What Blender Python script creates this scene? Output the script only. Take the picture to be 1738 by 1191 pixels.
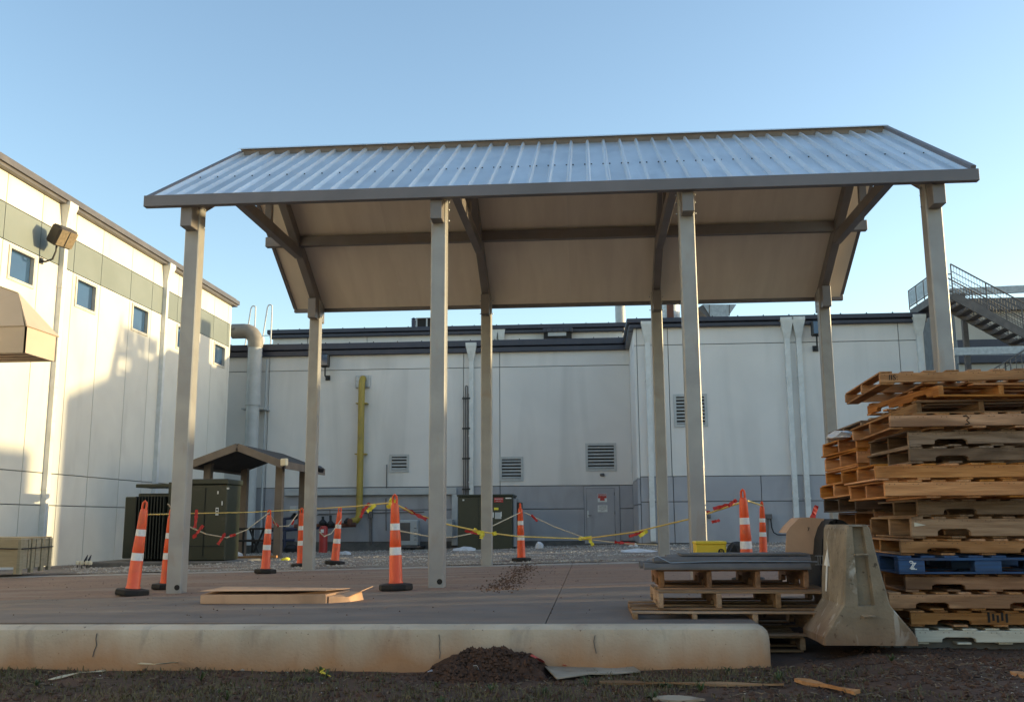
import bpy, bmesh, math, random
import numpy as np
from mathutils import Vector, Matrix, noise
random.seed(7)
for o in list(bpy.data.objects): bpy.data.objects.remove(o)
SC = bpy.context.scene; COL = SC.collection
# ------------------------------------------------------------------ camera
FPX = 1655.3; PITCH = math.radians(9.906); YAW = math.radians(4.539); ROLL = math.radians(.32); CZ = .714
_f = Vector((-math.sin(YAW)*math.cos(PITCH), math.cos(YAW)*math.cos(PITCH), math.sin(PITCH)))
_r = Vector((math.cos(YAW), math.sin(YAW), 0)); _u = _r.cross(_f)
CR = _r*math.cos(ROLL)-_u*math.sin(ROLL); CU = _r*math.sin(ROLL)+_u*math.cos(ROLL); CF = _f
cd = bpy.data.cameras.new('camera'); cam = bpy.data.objects.new('camera', cd); COL.objects.link(cam)
cam.matrix_world = Matrix(((CR.x, CU.x, -CF.x, 0), (CR.y, CU.y, -CF.y, 0), (CR.z, CU.z, -CF.z, CZ), (0, 0, 0, 1)))
cd.sensor_width = 36; cd.lens = FPX/1738*36; cd.clip_end = 2000; SC.camera = cam
# ------------------------------------------------------------------ light
SUN_D = Vector((1, .2, .087)).normalized()           # towards the sun
w = bpy.data.worlds.new('World'); SC.world = w; w.use_nodes = True
nt = w.node_tree; bg = nt.nodes['Background']
sky = nt.nodes.new('ShaderNodeTexSky'); sky.sky_type = 'NISHITA'; sky.sun_disc = False
sky.sun_elevation = math.asin(SUN_D.z)+math.radians(3); sky.sun_rotation = math.atan2(SUN_D.x, SUN_D.y)
sky.air_density = 1.0; sky.dust_density = .75; sky.ozone_density = 1.5
nt.links.new(sky.outputs[0], bg.inputs[0]); bg.inputs[1].default_value = .14
sl = bpy.data.lights.new('sun', 'SUN'); sl.energy = 2.2; sl.angle = math.radians(.6); sl.color = (1, .80, .44)
so = bpy.data.objects.new('sun', sl); COL.objects.link(so); so.rotation_euler = SUN_D.to_track_quat('Z', 'Y').to_euler()
SC.view_settings.view_transform = 'Standard'; SC.view_settings.look = 'None'
SC.view_settings.exposure = 1.6; SC.view_settings.gamma = 1
# ------------------------------------------------------------------ helpers
def ray(px, py):
    return CF + CR*((px-869)/FPX) - CU*((py-595.5)/FPX)
def at(px, py, X=None, Y=None, Z=None):
    d = ray(px, py)
    t = X/d.x if X is not None else Y/d.y if Y is not None else (Z-CZ)/d.z
    return Vector((0, 0, CZ)) + d*t
def gz(X, Y):                                    # terrain height (world), pad plane has the same fall to the left
    if Y < 7.2:
        b = -.30 + .05*min(max((X+.5)/2.0, 0), 1) + .07*min(max((X-1.35)/.5, 0), 1)
        return b - .05*max(0, min(1, (6-Y)/2))
    s = min(max((Y-7)/4, 0), 1)
    z = .0209*X*s
    if Y > 17.4: z -= .17*(Y-17.4)/19.6
    return z
def tag(o, label=None, cat=None, group=None, kind=None):
    if label: o['label'] = label
    if cat: o['category'] = cat
    if group: o['group'] = group
    if kind: o['kind'] = kind
    return o
def empty(name, loc, label=None, cat=None, group=None, rz=0):
    o = bpy.data.objects.new(name, None); COL.objects.link(o); o.location = loc; o.rotation_euler.z = rz
    o.empty_display_size = .1
    return tag(o, label, cat, group)
def world_loc(o):
    v = Vector((0, 0, 0))
    while o: v += o.location; o = o.parent
    return v
class MB:
    def __init__(s): s.v = []; s.f = []
    def add(s, vs, fs):
        n = len(s.v); s.v += [tuple(v) for v in vs]; s.f += [tuple(i+n for i in f) for f in fs]; return s
    def box(s, a, b):
        x0, y0, z0 = [min(p, q) for p, q in zip(a, b)]; x1, y1, z1 = [max(p, q) for p, q in zip(a, b)]
        return s.add([(x0,y0,z0),(x1,y0,z0),(x1,y1,z0),(x0,y1,z0),(x0,y0,z1),(x1,y0,z1),(x1,y1,z1),(x0,y1,z1)],
              [(0,3,2,1),(4,5,6,7),(0,1,5,4),(1,2,6,5),(2,3,7,6),(3,0,4,7)])
    def beam(s, p, q, wd, h, up=(0,0,1)):
        p = Vector(p); q = Vector(q); d = (q-p).normalized(); side = d.cross(Vector(up)).normalized(); u = side.cross(d)
        vs = [c + side*(sx*wd/2) + u*(sz*h/2) for c in (p, q) for sx, sz in ((-1,-1),(1,-1),(1,1),(-1,1))]
        return s.add(vs, [(0,1,2,3),(7,6,5,4),(0,4,5,1),(1,5,6,2),(2,6,7,3),(3,7,4,0)])
    def tube(s, pts, r, n=8, cap=True):
        pts = [Vector(p) for p in pts]; N = len(pts); rr = r if isinstance(r, (list, tuple)) else [r]*N
        base = len(s.v); prev = None
        for i, p in enumerate(pts):
            d = (pts[min(i+1, N-1)]-pts[max(i-1, 0)]).normalized()
            if prev is None:
                a = Vector((0,0,1)) if abs(d.z) < .9 else Vector((1,0,0)); prev = d.cross(a).normalized()
            else: prev = (prev - d*prev.dot(d)).normalized()
            b = d.cross(prev)
            for k in range(n):
                t = 2*math.pi*k/n; s.v.append(tuple(p + (prev*math.cos(t)+b*math.sin(t))*rr[i]))
        for i in range(N-1):
            for k in range(n):
                a = base+i*n+k; b2 = base+i*n+(k+1) % n
                s.f.append((a, b2, b2+n, a+n))
        if cap:
            s.f.append(tuple(base+k for k in range(n))[::-1]); s.f.append(tuple(base+(N-1)*n+k for k in range(n)))
        return s
    def lathe(s, prof, c=(0,0,0), n=16):      # prof: (r,z)
        base = len(s.v)
        for r, z in prof:
            for k in range(n):
                t = 2*math.pi*k/n; s.v.append((c[0]+r*math.cos(t), c[1]+r*math.sin(t), c[2]+z))
        for i in range(len(prof)-1):
            for k in range(n):
                a = base+i*n+k; b = base+i*n+(k+1) % n; s.f.append((a, b, b+n, a+n))
        s.f.append(tuple(base+k for k in range(n))[::-1]); s.f.append(tuple(base+(len(prof)-1)*n+k for k in range(n)))
        return s
    def prism(s, poly, ax, a, b):               # poly in the two other axes, extruded along axis ax from a to b
        def mk(u, v, t): return {0: (t, u, v), 1: (u, t, v), 2: (u, v, t)}[ax]
        n = len(poly); vs = [mk(u, v, a) for u, v in poly]+[mk(u, v, b) for u, v in poly]
        area = sum(poly[i][0]*poly[(i+1) % n][1]-poly[(i+1) % n][0]*poly[i][1] for i in range(n))
        flip = (area > 0) ^ (ax == 1) ^ (b < a)
        fs = [tuple(range(n))[::-1], tuple(range(n, 2*n))]+[(i, (i+1) % n, (i+1) % n+n, i+n) for i in range(n)]
        if not flip: fs = [f[::-1] for f in fs]
        return s.add(vs, fs)
    def build(s, name, m, parent=None, bevel=0, smooth=False, segs=1, mesh=None):
        me = bpy.data.meshes.new(name)
        o = world_loc(parent) if parent else Vector((0,0,0))
        me.from_pydata([(x-o.x, y-o.y, z-o.z) for x, y, z in s.v], [], s.f)
        if bevel:
            bm = bmesh.new(); bm.from_mesh(me)
            es = [e for e in bm.edges if len(e.link_faces) == 2 and e.calc_face_angle() > .5]
            bmesh.ops.bevel(bm, geom=es, offset=bevel, segments=segs, affect='EDGES', profile=.6, clamp_overlap=True)
            bm.to_mesh(me); bm.free()
        if smooth:
            me.polygons.foreach_set('use_smooth', [True]*len(me.polygons))
            try: me.set_sharp_from_angle(angle=math.radians(40))
            except Exception: pass
        me.materials.append(m)
        ob = bpy.data.objects.new(name, me); COL.objects.link(ob)
        if parent: ob.parent = parent
        return ob
def copy_tree(o, parent=None):
    c = o.copy(); COL.objects.link(c); c.parent = parent
    for ch in list(o.children): copy_tree(ch, c)
    return c
def text(name, body, m, size, M, parent=None, depth=.001):
    cu = bpy.data.curves.new(name, 'FONT'); cu.body = body; cu.size = size; cu.extrude = depth; cu.resolution_u = 2
    cu.align_x = 'CENTER'; cu.align_y = 'CENTER'
    t = bpy.data.objects.new('tmp', cu); COL.objects.link(t)
    dg = bpy.context.evaluated_depsgraph_get(); me = bpy.data.meshes.new_from_object(t.evaluated_get(dg))
    bpy.data.objects.remove(t)
    me.materials.clear(); me.materials.append(m)
    o = world_loc(parent) if parent else Vector((0,0,0))
    me.transform(Matrix.Translation(-o) @ M); me.name = name
    ob = bpy.data.objects.new(name, me); COL.objects.link(ob); ob.parent = parent
    return ob
FRONT = Matrix.Rotation(math.pi/2, 4, 'X')       # lettering facing -Y
# ------------------------------------------------------------------ materials
def mat(name, c1, c2=None, rough=.7, metal=0, scale=3, stretch=(1,1,1), bump=0, bscale=40, rnd=0, detail=6, contrast=(.35,.65),
        stain=None, st_scale=1.2, st_stretch=(1,1,1), st_rng=(.52,.68), st_amt=.7, spec=.5, speck=None, zband=None):
    m = bpy.data.materials.new(name); m.use_nodes = True; N = m.node_tree.nodes; L = m.node_tree.links
    b = N['Principled BSDF']; b.inputs['Roughness'].default_value = rough; b.inputs['Metallic'].default_value = metal
    b.inputs['Specular IOR Level'].default_value = spec
    tc = N.new('ShaderNodeTexCoord'); oi = N.new('ShaderNodeObjectInfo')
    off = N.new('ShaderNodeVectorMath'); off.operation = 'MULTIPLY_ADD'
    comb = N.new('ShaderNodeCombineXYZ')
    for k in range(3): L.new(oi.outputs['Random'], comb.inputs[k])
    L.new(comb.outputs[0], off.inputs[0]); off.inputs[1].default_value = (37, 53, 71) if rnd else (0, 0, 0)
    L.new(tc.outputs['Object'], off.inputs[2])
    def ns(sc, st, det=detail, dist=0):
        mp = N.new('ShaderNodeMapping'); mp.inputs['Scale'].default_value = st; L.new(off.outputs[0], mp.inputs['Vector'])
        n = N.new('ShaderNodeTexNoise'); n.inputs['Scale'].default_value = sc; n.inputs['Detail'].default_value = det
        n.inputs['Distortion'].default_value = dist; L.new(mp.outputs[0], n.inputs['Vector']); return n
    def ramp(src, lo, hi):
        r = N.new('ShaderNodeMapRange'); r.inputs[1].default_value = lo; r.inputs[2].default_value = hi
        L.new(src, r.inputs[0]); return r.outputs[0]
    def mix(fac, a, bb):
        x = N.new('ShaderNodeMix'); x.data_type = 'RGBA'
        if isinstance(fac, float): x.inputs[0].default_value = fac
        else: L.new(fac, x.inputs[0])
        for idx, val in ((6, a), (7, bb)):
            if isinstance(val, tuple): x.inputs[idx].default_value = (*val, 1)
            else: L.new(val, x.inputs[idx])
        return x.outputs[2]
    c2 = c2 or tuple(v*.8 for v in c1)
    n1 = ns(scale, stretch, dist=.4)
    col = mix(ramp(n1.outputs[0], *contrast), c1, c2)
    if speck:
        n3 = ns(speck[1], (1,1,1), 3); col = mix(ramp(n3.outputs[0], speck[2], speck[2]+.06), col, speck[0])
    if stain:
        n2 = ns(st_scale, st_stretch, 8, .8); f = ramp(n2.outputs[0], *st_rng)
        mm = N.new('ShaderNodeMath'); mm.operation = 'MULTIPLY'; L.new(f, mm.inputs[0]); mm.inputs[1].default_value = st_amt
        col = mix(mm.outputs[0], col, stain)
    if zband:                                   # splashed dirt up to a height (world z): (colour, z_full, z_none)
        g = N.new('ShaderNodeNewGeometry'); sp = N.new('ShaderNodeSeparateXYZ'); L.new(g.outputs['Position'], sp.inputs[0])
        nn = ns(3, (1,1,.35), 8); ad = N.new('ShaderNodeMath'); ad.operation = 'MULTIPLY_ADD'
        L.new(nn.outputs[0], ad.inputs[0]); ad.inputs[1].default_value = -abs(zband[2]-zband[1])*1.6; L.new(sp.outputs[2], ad.inputs[2])
        z0 = zband[1]-abs(zband[2]-zband[1])*.8; z1 = zband[2]-abs(zband[2]-zband[1])*.8
        f = ramp(ad.outputs[0], z1, z0); mm = N.new('ShaderNodeMath'); mm.operation = 'MULTIPLY'; L.new(f, mm.inputs[0]); mm.inputs[1].default_value = zband[3]
        col = mix(mm.outputs[0], col, zband[0])
    if rnd:
        hs = N.new('ShaderNodeHueSaturation'); L.new(col, hs.inputs['Color'])
        mr = N.new('ShaderNodeMapRange'); L.new(oi.outputs['Random'], mr.inputs[0]); mr.inputs[3].default_value = 1-rnd; mr.inputs[4].default_value = 1+rnd
        L.new(mr.outputs[0], hs.inputs['Value'])
        m2 = N.new('ShaderNodeMath'); m2.operation = 'MULTIPLY_ADD'; L.new(oi.outputs['Random'], m2.inputs[0]); m2.inputs[1].default_value = -rnd; m2.inputs[2].default_value = 1+rnd/2
        L.new(m2.outputs[0], hs.inputs['Saturation']); col = hs.outputs[0]
    L.new(col, b.inputs['Base Color'])
    rr = N.new('ShaderNodeMapRange'); L.new(n1.outputs[0], rr.inputs[0]); rr.inputs[3].default_value = rough-.08; rr.inputs[4].default_value = min(1, rough+.1)
    L.new(rr.outputs[0], b.inputs['Roughness'])
    if bump:
        n4 = ns(bscale, stretch, 5); bp = N.new('ShaderNodeBump'); bp.inputs['Strength'].default_value = bump; bp.inputs['Distance'].default_value = .01
        L.new(n4.outputs[0], bp.inputs['Height']); L.new(bp.outputs[0], b.inputs['Normal'])
    return m
M = {}
M['cream'] = mat('painted_cream_panel', (.68,.66,.59), (.62,.60,.54), .6, scale=.8, bump=.15, bscale=60, rnd=.03, stain=(.40,.37,.32), st_scale=1.0, st_stretch=(1,1,.25), st_rng=(.55,.8), st_amt=.35)
M['band'] = mat('painted_green_grey_panel', (.19,.215,.20), (.165,.19,.175), .6, scale=.8, bump=.12, bscale=60, rnd=.03)
M['wall'] = mat('painted_grey_panel', (.72,.68,.64), (.66,.625,.59), .65, scale=.5, bump=.2, bscale=50, rnd=.02, stain=(.36,.35,.33), st_scale=.8, st_stretch=(1,1,.12), st_rng=(.5,.8), st_amt=.45)
M['dado'] = mat('painted_blue_grey_panel', (.37,.365,.385), (.33,.325,.345), .6, scale=.8, bump=.15, bscale=50, rnd=.04, stain=(.2,.19,.18), st_scale=1.5, st_stretch=(1,1,.3), st_rng=(.5,.8), st_amt=.5)
M['hood'] = mat('tan_hood_metal', (.52,.41,.31), (.47,.37,.28), .6, scale=1, rnd=.02)
M['beige'] = mat('beige_panel', (.50,.45,.38), (.45,.40,.34), .7, scale=1, rnd=.03)
M['core'] = mat('joint_shadow_backing', (.16,.16,.16), rough=.9)
M['found'] = mat('foundation_concrete', (.15,.14,.13), (.10,.095,.09), .9, scale=3, bump=.4)
M['navy'] = mat('navy_metal_coping', (.035,.037,.055), (.05,.05,.07), .4, .2, scale=2)
M['coping'] = mat('brown_metal_coping', (.10,.09,.09), (.13,.12,.12), .45, .3, scale=2)
M['frame'] = mat('taupe_painted_steel', (.215,.19,.178), (.185,.163,.152), .42, .15, scale=2.5, bump=.05, stain=(.20,.14,.10), st_scale=2.2, st_stretch=(1,1,.5), st_rng=(.56,.72), st_amt=.4)
M['column'] = mat('grey_painted_steel_column', (.36,.345,.325), (.31,.295,.28), .42, .15, scale=3, bump=.05, stain=(.30,.20,.13), st_scale=3.5, st_stretch=(1,1,.45), st_rng=(.56,.7), st_amt=.35)
M['soffit'] = mat('tan_roof_underside', (.80,.71,.59), (.73,.64,.53), .6, .0, scale=1.2, stretch=(4,.6,.6), rnd=.03, stain=(.82,.74,.62), st_scale=1.5, st_rng=(.6,.75), st_amt=.5)
M['galv'] = mat('galvalume_roof_sheet', (.74,.78,.81), (.66,.70,.73), .36, .6, scale=2.0, stretch=(1,.3,1), bump=.04, bscale=30, rnd=.05, stain=(.42,.46,.5), st_scale=1.4, st_stretch=(2,.3,1), st_rng=(.5,.7), st_amt=.35)
M['trim'] = mat('roof_trim_metal', (.17,.155,.16), (.145,.135,.14), .5, .1, scale=2)
M['zinc'] = mat('galvanised_steel', (.42,.44,.46), (.32,.34,.36), .45, .6, scale=9, rnd=.05)
M['dkzinc'] = mat('dull_galvanised_steel', (.15,.13,.12), (.11,.098,.092), .65, .0, scale=6, rnd=.05)
M['white'] = mat('white_painted_metal', (.68,.68,.66), (.60,.60,.58), .45, 0, scale=4, stain=(.45,.42,.36), st_scale=3, st_amt=.3)
M['greypipe'] = mat('grey_painted_pipe', (.45,.46,.46), (.40,.41,.41), .5, 0, scale=3)
M['taupepipe'] = mat('taupe_duct', (.28,.25,.21), (.24,.21,.18), .55, 0, scale=3)
M['concrete_f'] = mat('smooth_grey_concrete', (.175,.14,.12), (.135,.108,.094), .8, scale=1.6, bump=.25, bscale=70, stain=(.24,.15,.10), st_scale=1.0, st_stretch=(1,2.5,1), st_rng=(.48,.72), st_amt=.6, speck=((.12,.09,.07), 22, .66))
M['concrete_r'] = mat('mud_stained_concrete', (.26,.165,.118), (.20,.125,.09), .85, scale=1.2, stretch=(.35,1.4,1), bump=.35, bscale=50, stain=(.30,.26,.23), st_scale=.8, st_stretch=(.4,2,1), st_rng=(.5,.7), st_amt=.6, speck=((.08,.045,.03), 14, .62))
M['footing'] = mat('pale_new_concrete', (.36,.33,.30), (.30,.27,.245), .85, scale=3, bump=.3, stain=(.22,.15,.11), st_scale=1.5, st_amt=.6)
M['kerb'] = mat('weathered_kerb_concrete', (.56,.47,.36), (.42,.345,.26), .85, scale=2.2, bump=.45, bscale=55, stain=(.25,.22,.19), st_scale=5, st_stretch=(1.5,1,.35), st_rng=(.58,.7), st_amt=.5, speck=((.16,.12,.09), 40, .68), zband=((.38,.18,.075), -.27, -.03, .85))
M['barrier'] = mat('old_barrier_concrete', (.30,.235,.16), (.18,.14,.095), .9, scale=4, bump=.6, bscale=40, stain=(.55,.52,.46), st_scale=7, st_stretch=(1.3,1,.5), st_rng=(.6,.66), st_amt=.6, speck=((.09,.07,.05), 24, .64), zband=((.17,.085,.045), -.12, .16, .7))
M['soil'] = mat('red_brown_soil', (.075,.037,.022), (.040,.022,.014), .95, scale=4, bump=.8, bscale=25, stain=(.085,.038,.022), st_scale=1.2, st_rng=(.45,.65), st_amt=.7)
M['clay'] = mat('red_clay', (.075,.034,.018), (.035,.017,.010), .95, scale=8, bump=.9, bscale=30)
M['mudclod'] = mat('dried_mud', (.12,.065,.04), (.08,.045,.03), .95, scale=9)
M['gravel_bed'] = mat('gravel_bed', (.27,.235,.20), (.17,.135,.11), .95, scale=14, bump=1, bscale=60, stain=(.15,.085,.05), st_scale=.7, st_rng=(.5,.65), st_amt=.7)
M['stone'] = mat('gravel_stone', (.46,.43,.39), (.30,.26,.22), .9, scale=9)
M['grass'] = mat('short_grass', (.06,.065,.018), (.13,.10,.045), .7, scale=1.5, contrast=(.3,.7))
M['straw'] = mat('dry_twig', (.20,.155,.105), (.11,.08,.055), .85, scale=7)
M['bark'] = mat('bark_chip', (.16,.10,.06), (.07,.045,.03), .9, scale=9)
M['weed'] = mat('weed_leaf', (.055,.085,.02), (.04,.06,.018), .6, scale=4)
M['chip'] = mat('pale_stone_chip', (.42,.40,.37), (.26,.23,.2), .85, scale=12)
def wood(n, a, b, g, st, amt=.75, rnd=.24):
    return mat(n, a, b, .75, scale=2.2, stretch=g, bump=.5, bscale=8, rnd=rnd, contrast=(.38,.62), stain=st, st_scale=2.2, st_stretch=(.5,.5,1.5), st_rng=(.5,.66), st_amt=amt, spec=.25)
GX = (1.2, 14, 14); GY = (14, 1.2, 14)
WOOD = {}
for k, (a, b, st) in dict(fresh=((.62,.28,.095),(.46,.19,.06),(.26,.095,.03)), tan=((.52,.27,.125),(.38,.185,.08),(.17,.08,.035)),
        grey=((.30,.21,.145),(.19,.125,.08),(.06,.038,.025)), brown=((.36,.19,.10),(.25,.125,.065),(.12,.06,.03)), dark=((.10,.065,.045),(.07,.045,.03),(.04,.025,.018)),
        old=((.38,.24,.14),(.27,.16,.09),(.12,.065,.035))).items():
    WOOD[k] = (wood(k+'_timber_x', a, b, GX, st), wood(k+'_timber_y', a, b, GY, st))
WOOD['white'] = tuple(mat('white_painted_timber', (.62,.58,.48), (.52,.47,.37), .7, scale=3, stretch=g, rnd=.05, stain=(.22,.14,.09), st_scale=6, st_rng=(.62,.72), st_amt=.6) for g in (GX, GY))
WOOD['blue'] = tuple(mat('blue_painted_timber', (.025,.085,.21), (.03,.055,.12), .6, scale=3, stretch=g, rnd=.06, stain=(.06,.05,.05), st_scale=5, st_rng=(.58,.7), st_amt=.6) for g in (GX, GY))
M['orange'] = mat('orange_plastic', (.86,.10,.022), (.78,.085,.02), .42, scale=8, rnd=.05, stain=(.45,.10,.04), st_scale=6, st_rng=(.5,.7), st_amt=.55)
M['reflect'] = mat('white_reflective_band', (.78,.76,.74), (.70,.68,.66), .4, scale=30, stain=(.5,.45,.42), st_scale=9, st_amt=.4)
M['rubber'] = mat('black_rubber', (.008,.007,.007), (.016,.013,.012), .75, scale=8, bump=.3)
M['black'] = mat('black_metal', (.02,.02,.022), (.03,.03,.03), .45, .3, scale=8)
M['green'] = mat('olive_green_enamel', (.020,.025,.013), (.026,.029,.016), .38, 0, scale=2, rnd=.04, stain=(.07,.06,.04), st_scale=3, st_rng=(.6,.75), st_amt=.4)
M['dkgreen'] = mat('dark_cooling_fin', (.012,.014,.009), rough=.6)
M['yellow'] = mat('yellow_gas_pipe_paint', (.42,.30,.045), (.33,.24,.05), .5, scale=4, stretch=(1,1,.3), stain=(.22,.17,.06), st_scale=4, st_rng=(.55,.7), st_amt=.6)
M['ytub'] = mat('yellow_plastic', (.75,.50,.02), (.68,.45,.02), .45, scale=5)
M['rope'] = mat('yellow_rope', (.72,.52,.12), (.60,.42,.10), .6, scale=30)
M['tape'] = mat('yellow_barrier_tape', (.85,.72,.05), (.75,.60,.05), .4, scale=20)
M['paletape'] = mat('faded_tape', (.55,.48,.33), (.45,.38,.26), .6, scale=20)
M['red'] = mat('red_flagging_ribbon', (.55,.03,.02), (.40,.02,.02), .5, scale=20)
M['redpaint'] = mat('red_enamel', (.45,.03,.025), (.36,.03,.025), .45, scale=5)
M['glass'] = mat('window_glass', (.03,.07,.14), (.03,.06,.12), .06, 0, scale=1, spec=.9)
M['wframe'] = mat('cream_window_frame', (.60,.56,.48), rough=.5)
M['card'] = mat('cardboard', (.55,.34,.21), (.48,.29,.18), .85, scale=3, bump=.1, bscale=30, stain=(.28,.17,.10), st_scale=3, st_amt=.4)
M['greycard'] = mat('weathered_cardboard', (.34,.29,.23), (.27,.225,.17), .9, scale=4, bump=.2, stain=(.18,.12,.08), st_scale=4, st_amt=.6)
M['ply'] = mat('weathered_plywood', (.33,.29,.20), (.27,.235,.165), .85, scale=3, stretch=(1,1,8), bump=.3, bscale=12, rnd=.1)
M['plyface'] = mat('plywood_sheet', (.42,.33,.20), (.36,.28,.17), .85, scale=3, stretch=(1,1,6), bump=.2, bscale=12)
M['brownpaint'] = mat('brown_painted_timber', (.19,.145,.11), (.16,.12,.09), .6, scale=3)
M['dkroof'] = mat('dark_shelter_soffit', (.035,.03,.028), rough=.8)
M['lens'] = mat('pale_lamp_lens', (.75,.66,.48), (.68,.58,.42), .3, scale=10)
M['bluepipe'] = mat('dark_blue_pipe', (.03,.04,.09), (.025,.03,.06), .5, scale=6)
M['plastic'] = mat('pale_plastic_sheet', (.6,.6,.62), (.5,.5,.52), .35, scale=10)
M['lampbody'] = mat('dark_bronze', (.045,.035,.028), (.06,.048,.036), .5, .2)
M['lamplens'] = mat('dusty_lamp_lens', (.26,.20,.13), (.18,.14,.09), .4, scale=14)
M['rust'] = mat('rusty_metal', (.16,.06,.035), (.10,.05,.04), .8, scale=5)
M['ink'] = mat('black_ink', (.02,.017,.015), rough=.8)
M['signwhite'] = mat('white_sign_face', (.75,.75,.72), rough=.5)
M['arrowpaint'] = mat('white_sprayed_paint', (.75,.74,.72), (.62,.61,.58), .7, scale=20)
M['slat'] = mat('louvre_blade_metal', (.46,.46,.45), (.40,.40,.39), .5, 0, scale=5)
# ------------------------------------------------------------------ ground
def grid(xs, ys, zf):
    mb = MB(); nx = len(xs)
    mb.v = [(x, y, zf(x, y)) for y in ys for x in xs]
    mb.f = [(j*nx+i, j*nx+i+1, (j+1)*nx+i+1, (j+1)*nx+i) for j in range(len(ys)-1) for i in range(nx-1)]
    return mb
def lin(a, b, n): return [a+(b-a)*i/n for i in range(n+1)]
PADX1 = 1.15
def terr(x, y):
    z = gz(x, y)
    n = noise.noise(Vector((x*1.3, y*1.3, 0)))*.022 + noise.noise(Vector((x*6, y*6, 3)))*.012
    if y < 7.05: return z+n
    if y < 17.35 and -29.5 < x < 14 and (x < PADX1-.05 or y > 8.85): return z-.16
    if x >= PADX1-.05 and y <= 8.95: return -.24+.06*min(max((x-1.6)/.4, 0), 1)+n*.6
    return z-.02+n*.5*min(1, (y-17.3)/1.5+.3)
xs = sorted(set(lin(-150, -14, 12)+lin(-14, -4, 24)+lin(-4, 5, 100)+lin(5, 16, 22)+lin(16, 150, 12)))
ys = sorted(set(lin(-30, 3, 8)+lin(3, 7.02, 60)+[7.06, 7.12]+lin(7.2, 9, 14)+lin(9, 17.3, 8)+[17.36]+lin(17.5, 38, 60)+lin(38, 200, 12)))
g = grid(xs, ys, terr).build('soil_ground', M['soil'], smooth=True); tag(g, kind='structure')
tag(grid(lin(-60, 60, 12), lin(-60, 2.6, 6), lambda x, y: -.30).build('bounce_ground', M['footing']), kind='structure')  # unseen pale ground added behind the camera to bounce light forward
gr = grid(lin(-30, 16, 92), lin(17.36, 37.2, 60), lambda x, y: gz(x, y)+.012+noise.noise(Vector((x*.8, y*.8, 9)))*.03+noise.noise(Vector((x*4, y*4, 9)))*.012)
tag(gr.build('gravel_bed', M['gravel_bed'], smooth=True), kind='structure')
# concrete pad, poured in slabs with sawn joints
pad = empty('concrete_pad', (0, 12, 0)); tag(pad, kind='structure')
def slab(x0, x1, y0, y1, m, dz=0):
    mb = MB(); t = .007
    x0 += t/2; x1 -= t/2; y0 += t/2; y1 -= t/2
    n = 6; X = lin(x0, x1, n); Yv = lin(y0, y1, 4); nx = n+1
    top = [(x, y, .0209*x*min(max((y-7)/4, 0), 1)+dz) for y in Yv for x in X]; k = len(top)
    mb.v = top+[(x, y, z-.15) for x, y, z in top]
    for j in range(4):
        for i in range(n):
            a = j*nx+i; mb.f.append((a, a+1, a+1+nx, a+nx))
    for i in range(n):
        mb.f.append((i, i+k, i+1+k, i+1)); a = 4*nx+i; mb.f.append((a, a+1, a+1+k, a+k))
    for j in range(4):
        a = j*nx; mb.f.append((a, a+nx, a+nx+k, a+k)); a = j*nx+n; mb.f.append((a, a+k, a+nx+k, a+nx))
    return mb.build('slab', m, pad)
xsl = [-29.5, -17.3, -11.7, -6.0, -.34]
for a, b in zip(xsl, xsl[1:]):
    slab(a, b, 7.13, 10.95, M['concrete_f']); slab(a, b, 10.95, 16.75, M['concrete_r']); slab(a, b, 16.75, 17.35, M['footing'], .006)
slab(-.34, PADX1, 7.13, 10.95, M['concrete_f'])
slab(PADX1, 5.4, 8.9, 10.95, M['concrete_r'])
for a, b in ((-.34, 5.4), (5.4, 14)):
    slab(a, b, 10.95, 16.75, M['concrete_r']); slab(a, b, 16.75, 17.35, M['footing'], .006)
slab(5.4, 14, 8.9, 10.95, M['concrete_r'])
# kerb
kb = MB(); kn = 60
prof = [(6.90,-.45),(6.90,-.06),(6.912,-.02),(6.945,.0),(7.06,.005),(7.10,-.01),(7.11,-.05),(7.11,-.45)]
kx = lin(-12, 1.10, kn)+[1.13, 1.155, 1.175, 1.185]
sh = [0]*(kn+1)+[.004, .014, .035, .06]
for x, s_ in zip(kx, sh):
    dz = .02*(x+4.4)/5.6-.012 if x > -6 else -.018
    wob = noise.noise(Vector((x*.9, 0, 0)))*.008
    for y, z in prof: kb.v.append((x, y+(s_ if y < 7 else -s_)*.8+wob, z+dz-(s_ if z > -.2 else 0)))
pn = len(prof)
for i in range(len(kx)-1):
    for j in range(pn): kb.f.append((i*pn+j, (i+1)*pn+j, (i+1)*pn+(j+1) % pn, i*pn+(j+1) % pn))
kb.f.append(tuple(range(pn))); kb.f.append(tuple(range((len(kx)-1)*pn, len(kx)*pn))[::-1])
ko = kb.build('concrete_kerb', M['kerb'], smooth=True)
tag(ko, 'long raised concrete kerb with rounded end and orange mud stains, along the front of the slab', 'kerb')
for x0, dxs in ((at(165, 1070, Y=6.9).x, (0, -.006, .004, -.012, -.02)), (at(745, 1080, Y=6.9).x, (0, .008, .002, .01, .004)), (at(1010, 1075, Y=6.9).x, (0, -.01, -.004, .006))):
    mb = MB(); zt_ = -.05
    for k in range(len(dxs)-1): mb.beam((x0+dxs[k], 6.899, zt_-.04*k), (x0+dxs[k+1], 6.899, zt_-.04*(k+1)), .0035, .008, (0,1,0))
    ck = mb.build('crack', M['found'], ko)
# low ground ledge under the right-hand stack
tag(MB().box((2.0, 7.35, -.5), (14, 8.88, -.115)).build('asphalt_ledge', M['found'], bevel=.02), kind='structure')
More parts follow.
